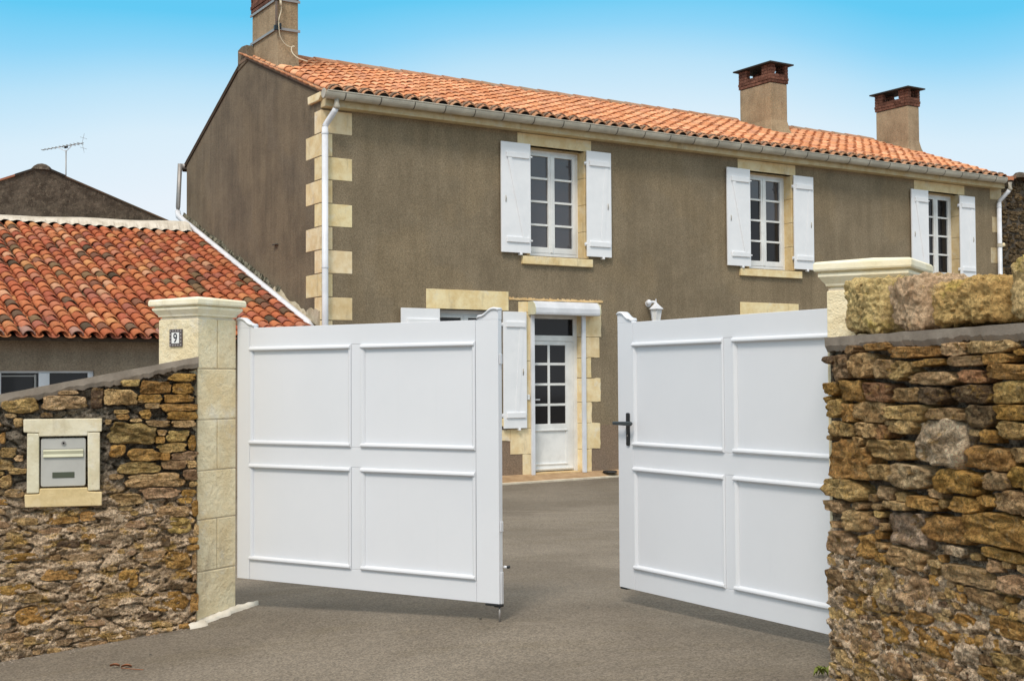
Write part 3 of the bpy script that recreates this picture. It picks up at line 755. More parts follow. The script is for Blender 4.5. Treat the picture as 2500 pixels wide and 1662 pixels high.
# kerb ledge along the house foot
def edge(s): return -.44 + .085 * (s - 2.6) if s < 5 else -.236
m = MB(); vs = []; fs = []
S = [0, 1, 2, 2.6, 3.4, 4.2, 5, 8, 12, 15.2]
for s in S: vs += [(s, .01, .048), (s, edge(s) + .06, -.035), (s, edge(s) + .06, -.3), (s, .01, -.3)]
for i in range(len(S) - 1):
    for k_ in range(4): fs.append((i * 4 + k_, i * 4 + (k_ + 1) % 4, (i + 1) * 4 + (k_ + 1) % 4, (i + 1) * 4 + k_))
led = m.add(vs, fs).build('ledge', 'ledge_concrete'); led.matrix_world = F_HOUSE; led['kind'] = 'structure'
m = MB(); vs = []; fs = []
S = [i * .25 for i in range(61)]
for s in S:
    j = .008 * mn.noise(Vector((s * 4, 1, 1))); vs += [(s, edge(s) + j, -.038), (s, edge(s) + .065, -.032), (s, edge(s) + .065, -.3), (s, edge(s) + j, -.3)]
for i in range(len(S) - 1):
    for k_ in range(4): fs.append((i * 4 + k_, i * 4 + (k_ + 1) % 4, (i + 1) * 4 + (k_ + 1) % 4, (i + 1) * 4 + k_))
kb = m.add(vs, fs).build('kerb', 'kerb_concrete'); kb.matrix_world = F_HOUSE; kb['kind'] = 'structure'
sc_ = thing('boot_scraper', 'small flat black scraper lying on the ledge to the right of the front door', 'scraper', F_HOUSE @ Matrix.Translation((4.98, -.10, .016)))
MB().lathe([(.0, .03), (.10, .026), (.125, .0), (.0, .0)], 0, 0, 18).build('dome', 'black_metal', sc_)
MB().tube([(-.13, -.02, .012), (.13, -.02, .012)], .01, 6).build('rim', 'black_metal', sc_)

# ------------------------------------------------------------------ annexe with the old tiled roof
ann = thing('annexe', 'low outbuilding against the gable with an old mottled red tiled lean-to roof', 'outbuilding', F_HOUSE)
KA = .3655
def adeck(d): return 2.2 + KA * d
AO = [(-4.28, -3.13, .75, 1.66), (-6.2, -5.2, .75, 1.66)]
m = wall_with_openings(-7.5, -.004, -.5, adeck(0) - .02, AO, .14)
m.v = [(x, y - .02, z) for x, y, z in m.v]
m.build('wall', 'annexe_render', ann)
MB().add([(-7.5, 0, -.5), (-7.5, 5.46, -.5), (-7.5, 5.46, adeck(5.46)), (-7.5, 0, adeck(0))], [(0, 1, 2, 3)]).build('wall', 'annexe_render', ann)
for i, (a, b, c, d) in enumerate(AO):
    a0 = a
    fr = MB(); fr.box(a, b, .03, .09, d - .03, d); fr.box(b - .07, b, .03, .09, c, d - .03); fr.box(a, a + .04, .03, .09, c, d - .03); fr.box(a + .48, a + .61, .02, .09, c, d - .03); fr.box(a + .04, b - .07, .03, .09, c, c + .06)
    f = fr.build('window_frame', 'pipe_white', ann, bevel=.004)
    B(a + .04, a + .48, .07, .076, c + .06, d - .03).build('pane', 'glass_dim', f); B(a + .61, b - .07, .07, .076, c + .06, d - .03).build('pane', 'glass_dim', f)
    B(a + .43, a + .455, .045, .06, c + .06, d - .05).build('window_stay', 'grey_metal', f); B(a + .04, a + .43, .045, .06, d - .075, d - .06).build('window_stay', 'grey_metal', f)
ar = MB().add([(-7.6, -.36, adeck(-.36)), (-.01, -.36, adeck(-.36)), (-.01, 5.47, adeck(5.47)), (-7.6, 5.47, adeck(5.47)),
               (-7.6, -.36, adeck(-.36) - .05), (-.01, -.36, adeck(-.36) - .05), (-.01, 5.47, adeck(5.47) - .05), (-7.6, 5.47, adeck(5.47) - .05)],
              [(0, 1, 2, 3), (4, 7, 6, 5), (0, 4, 5, 1), (0, 3, 7, 4), (1, 5, 6, 2)]).build('roof', 'old_timber', ann)
OLD = [(.60, .20, .095), (.68, .25, .115), (.58, .17, .085), (.72, .31, .14), (.62, .24, .14), (.50, .15, .09), (.64, .20, .10), (.74, .37, .16), (.56, .19, .11), (.66, .24, .11), (.60, .19, .09), (.66, .22, .11), (.70, .29, .14), (.52, .16, .09),
       (.27, .18, .10), (.20, .13, .085), (.62, .28, .18), (.12, .09, .06), (.46, .17, .12), (.74, .42, .26), (.62, .19, .09), (.64, .23, .10), (.30, .14, .09), (.64, .22, .10), (.60, .21, .10), (.68, .26, .12), (.58, .18, .09)]
OLD = [(r * .84, g_ * .80, b_ * .76) for r, g_, b_ in OLD]
acols = [-.235 - .188 * i for i in range(39)][::-1]
tile_roof(ar, acols, -.42, 26, .2245, KA, adeck(-.42) + .0, .080, .31, OLD, 300, ('old_clay', 'old_clay_joined'),
          lambda p: (0 if p[0] > -4.5 else 50) + (p[3] if p[0] > -4.5 else 0) * .3 + abs(p[0] + 2.4) * .15, jit=.012, panz=.040)
for k_ in range(18):
    da = -.40 + k_ * .33; za, zb = adeck(da) + .03, adeck(da + .36) + .03
    MB().prism([(da, za), (da + .36, zb), (da + .36, zb + .04), (da, za + .055)], -.17, -.13, 'x').build('verge_tile', 'old_clay', ar, color=random.choice([(.25, .13, .08), (.3, .12, .07)]))
m = MB(); vs = []; fs = []; n = 150                # ragged white mortar flashing along the top
for i in range(n + 1):
    s = -7.5 + 7.3 * i / n; t = .020 * mn.noise(Vector((s * 1.3, 0, 5))); b_ = .05 * abs(math.sin(s * math.pi / .188)) + .02 * mn.noise(Vector((s * 9, 2, 5)))
    sl = .028 * (s + 3.3); vs += [(s, 5.10, 4.125 + b_ * .8), (s, 5.28, 4.225 + t + sl), (s, 5.47, 4.275 + t + sl), (s, 5.47, 4.0)]
for i in range(n):
    for k_ in range(3): fs.append((i * 4 + k_, i * 4 + k_ + 1, i * 4 + k_ + 5, i * 4 + k_ + 4))
m.add(vs, fs).build('mortar_flashing', 'pale_mortar', ann, smooth=False)

# ------------------------------------------------------------------ dark gabled building behind it
bk = thing('neighbouring_house', 'dark grey rubble gable of the older building rising behind the lean-to roof', 'house', F_HOUSE)
RX, RZ = -2.64, 5.12
vs = []; top = []
n = 60
for i in range(n + 1):
    s = -8.2 + (7.9) * i / n
    z = RZ - .365 * (s - RX) if s > RX else RZ - .42 * (RX - s) * (1 - .02 * (RX - s))
    top.append((s, z + .05 * math.exp(-((s - RX) / .22) ** 2) + .016 * mn.noise(Vector((s * 6, 3, 1)))))
poly = [(-.3, -.4), *reversed(top), (-8.2, -.4)]
MB().prism(poly[::-1], 5.49, 5.8, 'y').build('wall', 'dark_rubble', bk)
zr = lambda s: RZ - .365 * (s - RX) if s > RX else RZ - .42 * (RX - s)
zroof = RZ + .0
rf = MB().add([(RX, 5.50, RZ + .02), (-.3, 5.50, zr(-.3) + .02), (-.3, 13, zr(-.3) + .02), (RX, 13, RZ + .02), (-8.2, 5.50, zr(-8.2) + .02), (-8.2, 13, zr(-8.2) + .02)], [(0, 1, 2, 3), (0, 3, 5, 4)]).build('roof', 'old_clay', bk, color=(.12, .085, .065))
for s0_, s1_, h, c in ((-3.35, -3.08, .03, (.40, .17, .10)), (-3.08, -2.78, .035, (.05, .042, .034)), (-2.55, -2.27, .032, (.04, .035, .03)), (-3.9, -3.35, .03, (.34, .17, .11)), (-2.27, -1.6, .02, (.14, .10, .07)), (-1.6, -.9, .02, (.11, .09, .065)), (-.9, -.32, .02, (.16, .11, .07))):
    MB().prism([(s0_, zr(s0_) - .005), (s1_, zr(s1_) - .005), (s1_, zr(s1_) + h), (s0_, zr(s0_) + h)], 5.46, 5.52, 'y').build('verge_tile', 'old_clay', rf, color=c)
MB().lathe([(.14, 0), (.10, .06), (.055, .095), (.0, .11)], 0, 0, 14).build('ridge_tile', 'dark_rubble', rf, mw=Matrix.Translation((RX, 5.52, RZ - .04)) @ Matrix.Diagonal((1.3, .6, 1, 1)))

# ------------------------------------------------------------------ television aerial
ant = thing('television_aerial', 'thin television aerial with many short elements on a mast above the dark gable', 'aerial', F_HOUSE @ Matrix.Translation((-2.035, 6.485, 0)))
MB().tube([(0, 0, 4.7), (0, 0, 5.62)], .011, 8).build('mast', 'grey_metal', ant, smooth=True)
bd = Vector((.66, -.75, .09)).normalized()
bp0 = Vector((0, 0, 5.70))
MB().tube([bp0 - bd * .50, bp0 + bd * .36], .007, 6).build('boom', 'grey_metal', ant)
el = Vector((.75, .66, 0))
for i in range(11):
    c = bp0 - bd * (.49 - .078 * i); L_ = .035 + .004 * i
    MB().tube([c - el * L_ * 1.2, c + el * L_ * 1.2], .006, 5).build('element', 'grey_metal', ant)
c = bp0 + bd * .33
for s_ in (-1, 1):
    MB().tube([c, c + Vector((.03, -.03, .17 * s_))], .003, 5).build('reflector', 'grey_metal', ant)
    MB().tube([c - el * .1 + Vector((.02, -.02, .09 * s_)), c + el * .1 + Vector((.02, -.02, .09 * s_))], .003, 5).build('reflector', 'grey_metal', ant)
MB().tube([bp0 - bd * .17, Vector((0, 0, 5.60)), bp0 + bd * .13], .007, 6).build('brace', 'pipe_white', ant)
MB().tube([bp0 - bd * .03 + Vector((0, 0, -.025)), bp0 + bd * .03 + Vector((0, 0, -.025))], .018, 8).build('junction_box', 'black_metal', ant)

# ------------------------------------------------------------------ stone barn past the far gable
barn = thing('stone_barn', 'rubble stone building with a mossy ridge beyond the far end of the brown house', 'barn', F_HOUSE @ Matrix.Translation((0, 1.0, 0)))
bz = lambda s: 5.94 - .27 * abs(s - 17.2)
MB().prism([(15.25, -.4), (22, -.4), (22, bz(22)), (17.2, bz(17.2)), (15.25, bz(15.25))], 0.06, 8, 'y').build('wall', 'dark_rubble', barn)
MB().add([(15.1, -.05, bz(15.1) + .05), (17.2, -.05, bz(17.2) + .05), (17.2, 8, bz(17.2) + .05), (15.1, 8, bz(15.1) + .05), (22.1, -.05, bz(22.1) + .05), (22.1, 8, bz(22.1) + .05)], [(0, 1, 2, 3), (1, 4, 5, 2)]).build('roof', 'old_clay', barn, color=(.30, .14, .08))
for i in range(7):
    sa = 15.9 + i * .37; 
    if sa > 17.0: break
    MB().prism([(sa, bz(sa) + .02), (sa + .36, bz(sa + .36) + .02), (sa + .36, bz(sa + .36) + .09), (sa, bz(sa) + .10)], -.08, .06, 'y').build('verge_tile', 'old_clay', barn, color=random.choice([(.5, .2, .12), (.3, .16, .1)]))
MB().lathe([(.16, 0), (.14, .07), (.09, .12), (.0, .14)], 0, 0, 12).build('ridge_tile', 'dark_rubble', barn, mw=Matrix.Translation((17.2, -.02, bz(17.2) - .01)))

# ------------------------------------------------------------------ rubble walls
CC_ = {'O': (.56, .345, .12), 'Y': (.74, .54, .22), 'T': (.62, .45, .225), 'P': (.60, .43, .245), 'B': (.38, .265, .155), 'D': (.20, .145, .095), 'R': (.42, .24, .13), 'L': (.62, .51, .345), 'G': (.46, .345, .16)}
XMIN = -9
CC = {k: tuple(x * 1.46 * min(1, .90 / (1.46 * v[0])) for x in v) for k, v in CC_.items()}
def rubble(named, inside, blocks, sizes, seed, keys, xr, zr_):
    """lay stones on a wall face: the named ones where they are, smaller ones fitted between them"""
    rs = random.Random(seed); P = []
    for x, z, w, h, c in named: P.append([x, z, w / 2 * 1.10, h / 2 * 1.12, rs.uniform(3.0, 6.0), rs.uniform(-.04, .04), c, 1])
    def metric(px, pz, A):
        dx = px[..., None] - A[:, 0]; dz = pz[..., None] - A[:, 1]
        ca, sa = np.cos(A[:, 5]), np.sin(A[:, 5]); u = (dx * ca + dz * sa) / A[:, 2]; v = (-dx * sa + dz * ca) / A[:, 3]
        return (np.abs(u) ** A[:, 4] + np.abs(v) ** A[:, 4]) ** (1 / A[:, 4])
    arr = lambda: np.array([p[:6] for p in P], float) if P else np.zeros((0, 6))
    A = arr(); an = np.linspace(0, 2 * math.pi, 9)[:-1]; ca, sa = np.cos(an), np.sin(an)
    for (sw, shh, tries, fill) in sizes:
        for _ in range(tries):
            x = rs.uniform(*xr); z = rs.uniform(*zr_)
            a = sw * rs.uniform(.7, 1.3) / 2; b = shh * rs.uniform(.75, 1.3) / 2
            if not inside(x, z): continue
            if any(q[0] - a * .8 < x < q[1] + a * .8 and q[2] - b * .8 < z < q[3] + b * .8 for q in blocks): continue
            if len(A):
                near = A[(np.abs(A[:, 0] - x) < A[:, 2] + a * 1.1) & (np.abs(A[:, 1] - z) < A[:, 3] + b * 1.1)]
                if len(near):
                    px = np.append(x + ca * a * fill, x); pz = np.append(z + sa * b * fill, z)
                    if (metric(px, pz, near) < 1.0).any(): continue
            P.append([x, z, a, b, rs.uniform(2.6, 5.5), rs.uniform(-.08, .08), rs.choice(keys), 0])
            A = np.vstack([A, np.array([P[-1][:6]])])
    out_ = []
    NA = 26; th = np.linspace(0, 2 * math.pi, NA, endpoint=False)
    for i, p in enumerate(P):
        x, z, a, b = p[:4]
        idx = [j for j in range(len(P)) if j != i and abs(P[j][0] - x) < (P[j][2] + a) * 1.3 and abs(P[j][1] - z) < (P[j][3] + b) * 1.3]
        rad = np.linspace(.25, 1.12, 18)
        sup = (np.abs(np.cos(th)) ** p[4] + np.abs(np.sin(th)) ** p[4]) ** (-1 / p[4])
        X = x + np.outer(np.cos(th) * sup * a, rad); Z = z + np.outer(np.sin(th) * sup * b, rad)
        me_ = np.tile(rad, (NA, 1)); ok = me_ < 1.0 + .0 * X
        if idx:
            nb = A[idx]; mo = metric(X, Z, nb).min(axis=2)
            gapm = .003 / min(a, b)
            ok &= mo > me_ + gapm
        R_ = []
        for k in range(NA):
            bad = np.where(~ok[k])[0]; r = rad[bad[0] - 1] if len(bad) and bad[0] > 0 else (rad[0] if len(bad) else rad[-1])
            cc_, ss_ = math.cos(th[k]), math.sin(th[k]); q = Vector((cc_ * 1.1, ss_ * 1.1, i * 7.3)); R_.append(r * (1 + .24 * mn.noise(q) + .17 * mn.noise(q * 2.7)))
        R_ = np.array(R_); R_ = np.minimum(R_, 1.25)
        out_.append((p, th, sup, R_))
    return out_
def stone_mesh(st, proud, seed, depth=.07, mat='rubble_stone'):
    p, th, sup, R_ = st; x, z, a, b = p[:4]; mb = MB(); NA = len(th); vs = []; fs = []
    fr = [.28, .55, .78, .93, .99, 1.0]; pr = [1, 1, 1, 1, .80, -.4]
    tx, tz = random.uniform(-.12, .12), random.uniform(-.10, .14)
    rough = min(.030, .42 * min(a, b))
    def yy(px, pz, f):
        q = Vector((px, pz, seed))
        return -(proud * f + (rough * (mn.noise(q * 13) * 1.0 + mn.noise(q * 31) * .8 - abs(mn.noise(q * 24)) * 1.1 + mn.noise(q * 70) * .6) + tx * (px - x) * .5 + tz * (pz - z) * .6) * (f > .1))
    vs.append((x, yy(x, z, 1), z))
    for f, g_ in zip(fr, pr):
        for k in range(NA):
            px = max(XMIN, x + math.cos(th[k]) * sup[k] * a * R_[k] * f); pz = z + math.sin(th[k]) * sup[k] * b * R_[k] * f
            vs.append((px, yy(px, pz, g_), pz))
    for k in range(NA):
        px, _, pz = vs[1 + 5 * NA + k]; vs.append((px, depth, pz))
    for k in range(NA): fs.append((0, 1 + k, 1 + (k + 1) % NA))
    for r in range(6):
        for k in range(NA):
            A_ = 1 + r * NA + k; B_ = 1 + r * NA + (k + 1) % NA; fs.append((A_, A_ + NA, B_ + NA, B_))
    return mb.add(vs, fs)
def build_rubble(parent, stones, maxn, base_proud, seed, vis):
    stones.sort(key=lambda s: -(s[0][2] * s[0][3]) - (10 if vis(s[0]) and s[0][7] else 0) - (5 if vis(s[0]) else 0))
    rest = MB()
    for i, st in enumerate(stones):
        p = st[0]; pr = base_proud(p) * random.uniform(.75, 1.3)
        c = CC[p[6]]; j = random.uniform(.80, 1.12); c = (c[0] * j, c[1] * j * random.uniform(.93, 1.0), c[2] * j * random.uniform(.82, 1.05))
        mb = stone_mesh(st, pr, seed + i)
        if i < maxn:
            mb.build('stone', 'rubble_stone', parent, smooth=True, color=c)
        else: rest.add(mb.v, mb.f)
    if rest.v:
        o = rest.build('small_stones', 'rubble_stone', parent, smooth=True, color=(.40, .28, .17)); o['kind'] = 'stuff'
def mortar_face(parent, x0, x1, zt, zb, depthf, res, seed, hole=None):
    nx_ = int((x1 - x0) / res) + 1; nz_ = 200; vs = []; fs = []
    for i in range(nx_):
        x = x0 + (x1 - x0) * i / (nx_ - 1); a, b = zb(x), zt(x)
        for j in range(nz_ + 1):
            z = a + (b - a) * j / nz_; q = Vector((x, z * 2.3, seed)); q2 = Vector((x, z, seed + 5))
            y = depthf(x, z) + .026 * mn.noise(q * 7) + .017 * mn.noise(q * 19) + .010 * mn.noise(q2 * 48) + .006 * mn.noise(q2 * 95)
            c = abs(mn.noise(Vector((x * 5, z * 13, seed + 9)))) + .06 * mn.noise(q2 * 30)
            if c < .06: y += .045 * (1 - max(0, c) / .06)
            vs.append((x, y, z))
    for i in range(nx_ - 1):
        for j in range(nz_):
            if hole and hole[0] < vs[i * (nz_ + 1) + j][0] < hole[1] and hole[2] < vs[i * (nz_ + 1) + j][2] < hole[3]: continue
            fs.append((i * (nz_ + 1) + j, (i + 1) * (nz_ + 1) + j, (i + 1) * (nz_ + 1) + j + 1, i * (nz_ + 1) + j + 1))
    o = MB().add(vs, fs).build('mortar_bed', 'rubble_mortar', parent, smooth=True); o['kind'] = 'stuff'
    return o
def coping(parent, x0, x1, zt, th_, y0, y1, seed):
    n = int((x1 - x0) / .012); vs = []; fs = []
    for i in range(n + 1):
        x = x0 + (x1 - x0) * i / n; z = zt(x) + .003 * mn.noise(Vector((x * 8, seed, 0)))
        q = Vector((x * 11, seed, 4)); e = th_ * (1 + .2 * mn.noise(q * .4) + .25 * mn.noise(q * 1.7) + .15 * mn.noise(q * 5))
        vs += [(x, y0 - .004 + .004 * mn.noise(Vector((x * 10, seed, 2))), z), (x, y0 - .002, z - e * .6), (x, y0 + .012, z - e), (x, y1, z - e), (x, y1, z)]
    for i in range(n):
        for k in range(5): fs.append((i * 5 + k, i * 5 + (k + 1) % 5, (i + 1) * 5 + (k + 1) % 5, (i + 1) * 5 + k))
    fs += [(0, 1, 2, 3, 4), tuple(n * 5 + k for k in (4, 3, 2, 1, 0))]
    return MB().add(vs, fs).build('coping', 'coping_cement', parent)

RS=[(0.48,1.638,0.19,0.029,'O'),(0.77,1.609,0.34,0.046,'O'),(0.27,1.629,0.09,0.035,'B'),(1.06,1.612,0.18,0.049,'P'),(1.29,1.615,0.27,0.041,'P'),(1.35,1.570,0.17,0.035,'O'),(1.14,1.565,0.23,0.036,'B'),(0.94,1.566,0.11,0.024,'O'),(0.81,1.559,0.11,0.022,'O'),(0.17,1.552,0.16,0.108,'B'),(0.35,1.559,0.17,0.101,'P'),(0.54,1.543,0.15,0.077,'P'),(0.68,1.530,0.14,0.079,'T'),(0.87,1.500,0.40,0.047,'T'),(1.18,1.506,0.17,0.045,'R'),(1.42,1.521,0.30,0.051,'O'),(0.05,1.453,0.13,0.055,'O'),(0.25,1.445,0.21,0.085,'O'),(0.46,1.441,0.23,0.072,'R'),(0.70,1.430,0.21,0.056,'T'),(0.90,1.430,0.19,0.063,'D'),(1.17,1.436,0.28,0.066,'D'),(1.43,1.447,0.23,0.073,'Y'),(0.09,1.362,0.11,0.076,'Y'),(0.20,1.345,0.12,0.079,'O'),(0.40,1.355,0.27,0.079,'T'),(0.70,1.358,0.32,0.055,'T'),(1.00,1.359,0.26,0.046,'B'),(1.23,1.354,0.16,0.082,'D'),(1.45,1.373,0.20,0.053,'O'),(0.08,1.269,0.08,0.066,'T'),(0.19,1.268,0.15,0.061,'T'),(0.36,1.274,0.19,0.066,'T'),(0.51,1.269,0.10,0.057,'R'),(0.68,1.295,0.20,0.049,'T'),(0.95,1.246,0.35,0.165,'L'),(0.32,1.218,0.08,0.049,'T'),(0.56,1.196,0.37,0.080,'T'),(1.28,1.283,0.08,0.047,'O'),(1.42,1.311,0.17,0.062,'T'),(0.21,1.133,0.35,0.167,'O'),(1.27,1.200,0.28,0.084,'O'),(1.46,1.223,0.08,0.050,'T'),(0.48,1.094,0.18,0.061,'T'),(0.72,1.096,0.29,0.094,'L'),(1.07,1.099,0.32,0.091,'O'),(1.33,1.119,0.16,0.069,'B'),(1.49,1.139,0.15,0.078,'O'),(0.13,0.995,0.37,0.087,'T'),(0.83,0.993,0.20,0.051,'O'),(0.63,0.963,0.14,0.036,'P'),(0.70,0.865,0.28,0.140,'L'),(1.11,1.011,0.19,0.057,'O'),(1.26,1.042,0.10,0.041,'O'),(1.45,1.055,0.23,0.081,'T'),(0.98,0.902,0.28,0.105,'O'),(1.35,0.945,0.42,0.109,'O'),(0.34,0.757,0.14,0.097,'O'),(0.67,0.752,0.28,0.088,'T'),(1.03,0.829,0.16,0.043,'L'),(1.35,0.853,0.26,0.037,'O'),(0.47,0.593,0.15,0.170,'T'),(1.12,0.743,0.31,0.072,'P'),(0.74,0.518,0.20,0.052,'O'),(0.56,0.426,0.20,0.107,'O'),(1.07,0.568,0.12,0.039,'O'),(1.36,0.590,0.23,0.065,'O'),(0.87,0.451,0.23,0.107,'O'),(1.25,0.512,0.19,0.047,'O'),(0.23,0.303,0.34,0.092,'P'),(0.03,0.571,0.15,0.073,'B'),(0.24,0.863,0.19,0.085,'P'),(0.10,0.740,0.24,0.101,'P'),(0.71,0.629,0.24,0.130,'P'),(1.20,0.677,0.20,0.059,'P'),(1.41,0.755,0.18,0.062,'P'),(1.37,0.470,0.20,0.057,'T'),(0.58,0.291,0.20,0.080,'P'),]
LS=[(-0.41,1.498,0.12,0.038,'Y'),(-0.26,1.471,0.19,0.079,'O'),(-0.09,1.532,0.15,0.046,'O'),(-0.09,1.460,0.14,0.069,'O'),(-0.29,1.396,0.14,0.048,'O'),(-0.11,1.397,0.19,0.044,'O'),(-0.28,1.351,0.09,0.034,'T'),(-0.11,1.338,0.21,0.046,'O'),(-1.08,1.359,0.21,0.084,'Y'),(-0.82,1.378,0.29,0.081,'P'),(-0.62,1.406,0.07,0.116,'D'),(-0.48,1.409,0.19,0.096,'T'),(-0.47,1.314,0.09,0.025,'Y'),(-0.32,1.297,0.07,0.055,'O'),(-0.09,1.284,0.18,0.048,'O'),(-0.25,1.233,0.17,0.039,'T'),(-0.08,1.229,0.15,0.042,'T'),(-0.40,1.175,0.28,0.123,'G'),(-0.22,1.175,0.07,0.034,'T'),(-0.12,1.149,0.14,0.069,'Y'),(-0.23,1.129,0.06,0.044,'O'),(-0.03,1.103,0.05,0.090,'O'),(-0.16,1.074,0.19,0.055,'Y'),(-0.49,1.064,0.09,0.075,'O'),(-0.34,1.034,0.20,0.075,'O'),(-0.20,1.020,0.07,0.041,'O'),(-0.08,1.022,0.16,0.051,'B'),(-0.36,0.952,0.25,0.075,'G'),(-0.14,0.964,0.15,0.055,'B'),(-0.03,0.966,0.06,0.044,'T'),(-0.26,0.871,0.34,0.082,'P'),(-0.23,0.787,0.25,0.069,'P'),(-0.04,0.899,0.09,0.069,'B'),(-0.02,0.840,0.05,0.035,'T'),(-0.05,0.777,0.09,0.041,'O'),(-0.07,0.732,0.09,0.032,'O'),(-0.42,0.752,0.18,0.068,'P'),(-0.01,0.677,0.04,0.097,'O'),(-0.14,0.661,0.20,0.069,'T'),(-0.11,0.570,0.15,0.096,'Y'),(-0.00,0.535,0.03,0.062,'T'),(-0.12,0.347,0.15,0.103,'O'),(-0.08,0.259,0.09,0.055,'O'),(-0.01,0.297,0.03,0.165,'P'),(-0.04,0.165,0.08,0.062,'B'),(-0.01,0.070,0.05,0.110,'O'),(-0.18,0.083,0.24,0.116,'O'),(-0.42,0.243,0.11,0.095,'O'),(-0.99,0.033,0.18,0.119,'O'),(-0.73,-0.117,0.11,0.040,'T'),(-0.98,-0.116,0.14,0.046,'T'),(-0.56,-0.107,0.09,0.027,'T'),(-0.47,-0.089,0.07,0.027,'T'),(-1.09,1.254,0.05,0.053,'T'),(-1.18,1.156,0.03,0.066,'O'),(-1.15,1.067,0.09,0.056,'T'),(-1.09,0.949,0.10,0.036,'T'),(-1.11,0.812,0.11,0.047,'T'),(-1.16,0.883,0.06,0.080,'T'),(-0.67,0.653,0.09,0.054,'O'),(-1.10,0.208,0.17,0.060,'O'),(-0.83,0.290,0.20,0.067,'O'),(-1.17,0.559,0.05,0.040,'O'),(-0.55,1.249,0.04,0.034,'T'),(-0.37,0.512,0.13,0.041,'O'),(-0.19,0.471,0.05,0.055,'D'),(-0.02,0.474,0.06,0.034,'O'),(-0.02,0.425,0.07,0.034,'O'),]
COP=[(0.29,1.831,0.43,0.271,'Y'),(0.67,1.811,0.36,0.227,'P'),(1.09,1.796,0.46,0.200,'O'),(1.46,1.800,0.28,0.205,'Y'),]

# left wall: falls away to the left with the street
lw = thing('stone_wall', 'rubble stone wall with a sloping cement top and a letterbox set in it, left of the gateway', 'wall', F_LWALL)
ltop = lambda x: 1.667 + .195 * x if x > -1.3 else 1.413 + .12 * (x + 1.3)
lbot = lambda x: -.05 + .13 * x if x > -1.5 else -.245 + .1 * (x + 1.5)
linside = lambda x, z: -2.4 < x < -.012 and lbot(x) - .05 < z < ltop(x) - .07
MBX = (-1.06, -.585, .715, 1.278)
crumb = lambda z: sst((.92 - z) / .25)
ls = rubble([q for q in LS if not (q[1] < .62 and q[3] < .045 and q[0] < -.2)], linside, [MBX], [(.17, .055, 160, .85), (.12, .042, 260, .85), (.07, .03, 330, .8)], 5, 'OTPPTBPTD', (-2.3, -.01), (-.35, 1.62))
build_rubble(lw, ls, 300, lambda p: (.024 if p[7] else .016) * (1 - .6 * crumb(p[1])), 100, lambda p: p[0] > -1.35)
def ldep(x, z): return .042 - .042 * crumb(z) - (.022 if (MBX[0] - .12 < x < MBX[1] + .14 and .72 < z < 1.35) else 0) - .012 * sst((z - (ltop(x) - .13)) / .05)
mortar_face(lw, -3.4, -.0, lambda x: ltop(x) - .02, lambda x: lbot(x) - .08, ldep, .010, 3, hole=(-.955, -.69, .85, 1.15))
m = MB(); m.add([(-3.4, .32, -.8), (-.0, .32, -.3), (-.0, .32, ltop(0) - .03), (-1.3, .32, ltop(-1.3) - .03), (-3.4, .32, ltop(-3.4) - .03)], [(0, 1, 2, 3, 4)]).build('back_face', 'dark_rubble', lw)
MB().add([(0, .0, -.3), (0, .32, -.3), (0, .32, 1.64), (0, .0, 1.64)], [(0, 1, 2, 3)]).build('end_face', 'coping_cement', lw)
coping(lw, -3.4, .012, ltop, .075, -.012, .34, 2)
# letterbox surround: four cut stones
sp = -.035
def cut(poly, c, lbl=None):
    o = MB().prism(poly, sp + random.uniform(-.003, .003), .06, 'y').build('surround_stone', 'mailbox_stone', lw, bevel=.006, color=c); return o
cut([(-1.057, 1.193), (-.966, 1.187), (-.966, 1.165), (-.676, 1.165), (-.674, 1.189), (-.590, 1.190), (-.588, 1.274), (-1.059, 1.276)], (1, 1, .98))
cut([(-1.036, .81), (-.963, .81), (-.965, 1.184), (-1.036, 1.188)], (.98, 1, .98))
cut([(-.672, .816), (-.60, .818), (-.601, 1.186), (-.676, 1.186)], (.97, .96, .92))
cut([(-1.045, .722), (-.588, .719), (-.586, .806), (-.672, .812), (-.674, .836), (-.96, .838), (-.962, .805), (-1.05, .803)], (.98, .85, .62))
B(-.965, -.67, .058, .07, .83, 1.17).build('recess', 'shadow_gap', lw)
# letterbox
mbx = thing('letterbox', 'pale grey metal letterbox set in a frame of cut cream stone', 'letterbox', F_LWALL @ Matrix.Translation((-.82, -.012, 1.0)))
def rrect(x0, x1, z0, z1, r, n=5):
    P = []
    for cx, cz, a0 in ((x1 - r, z0 + r, -90), (x1 - r, z1 - r, 0), (x0 + r, z1 - r, 90), (x0 + r, z0 + r, 180)):
        for i in range(n + 1): t = R(a0 + 90 * i / n); P.append((cx + r * math.cos(t), cz + r * math.sin(t)))
    return P
MB().prism(rrect(-.135, .133, -.152, .152, .014), -.006, .055, 'y').build('door', 'mailbox_grey', mbx, bevel=.003)
fl = MB().prism([(-.020, .034), (-.007, .030), (-.007, .082), (-.022, .074), (-.014, .052)], -.121, .119, 'x').build('flap', 'mailbox_cream', mbx, bevel=.002)
B(-.121, .119, -.0085, -.0066, .078, .086).build('slot_shadow', 'grey_metal', mbx)
MB().tube([(0, -.006, .121), (0, -.013, .121)], .014, 16).build('lock', 'grey_metal', mbx)
MB().tube([(0, -.0132, .121), (0, -.0150, .121)], .006, 10).build('keyhole', 'shadow_gap', mbx)
B(-.066, .066, -.010, -.0065, -.098, -.062).build('name_plate', 'plate_dark', mbx, bevel=.002)

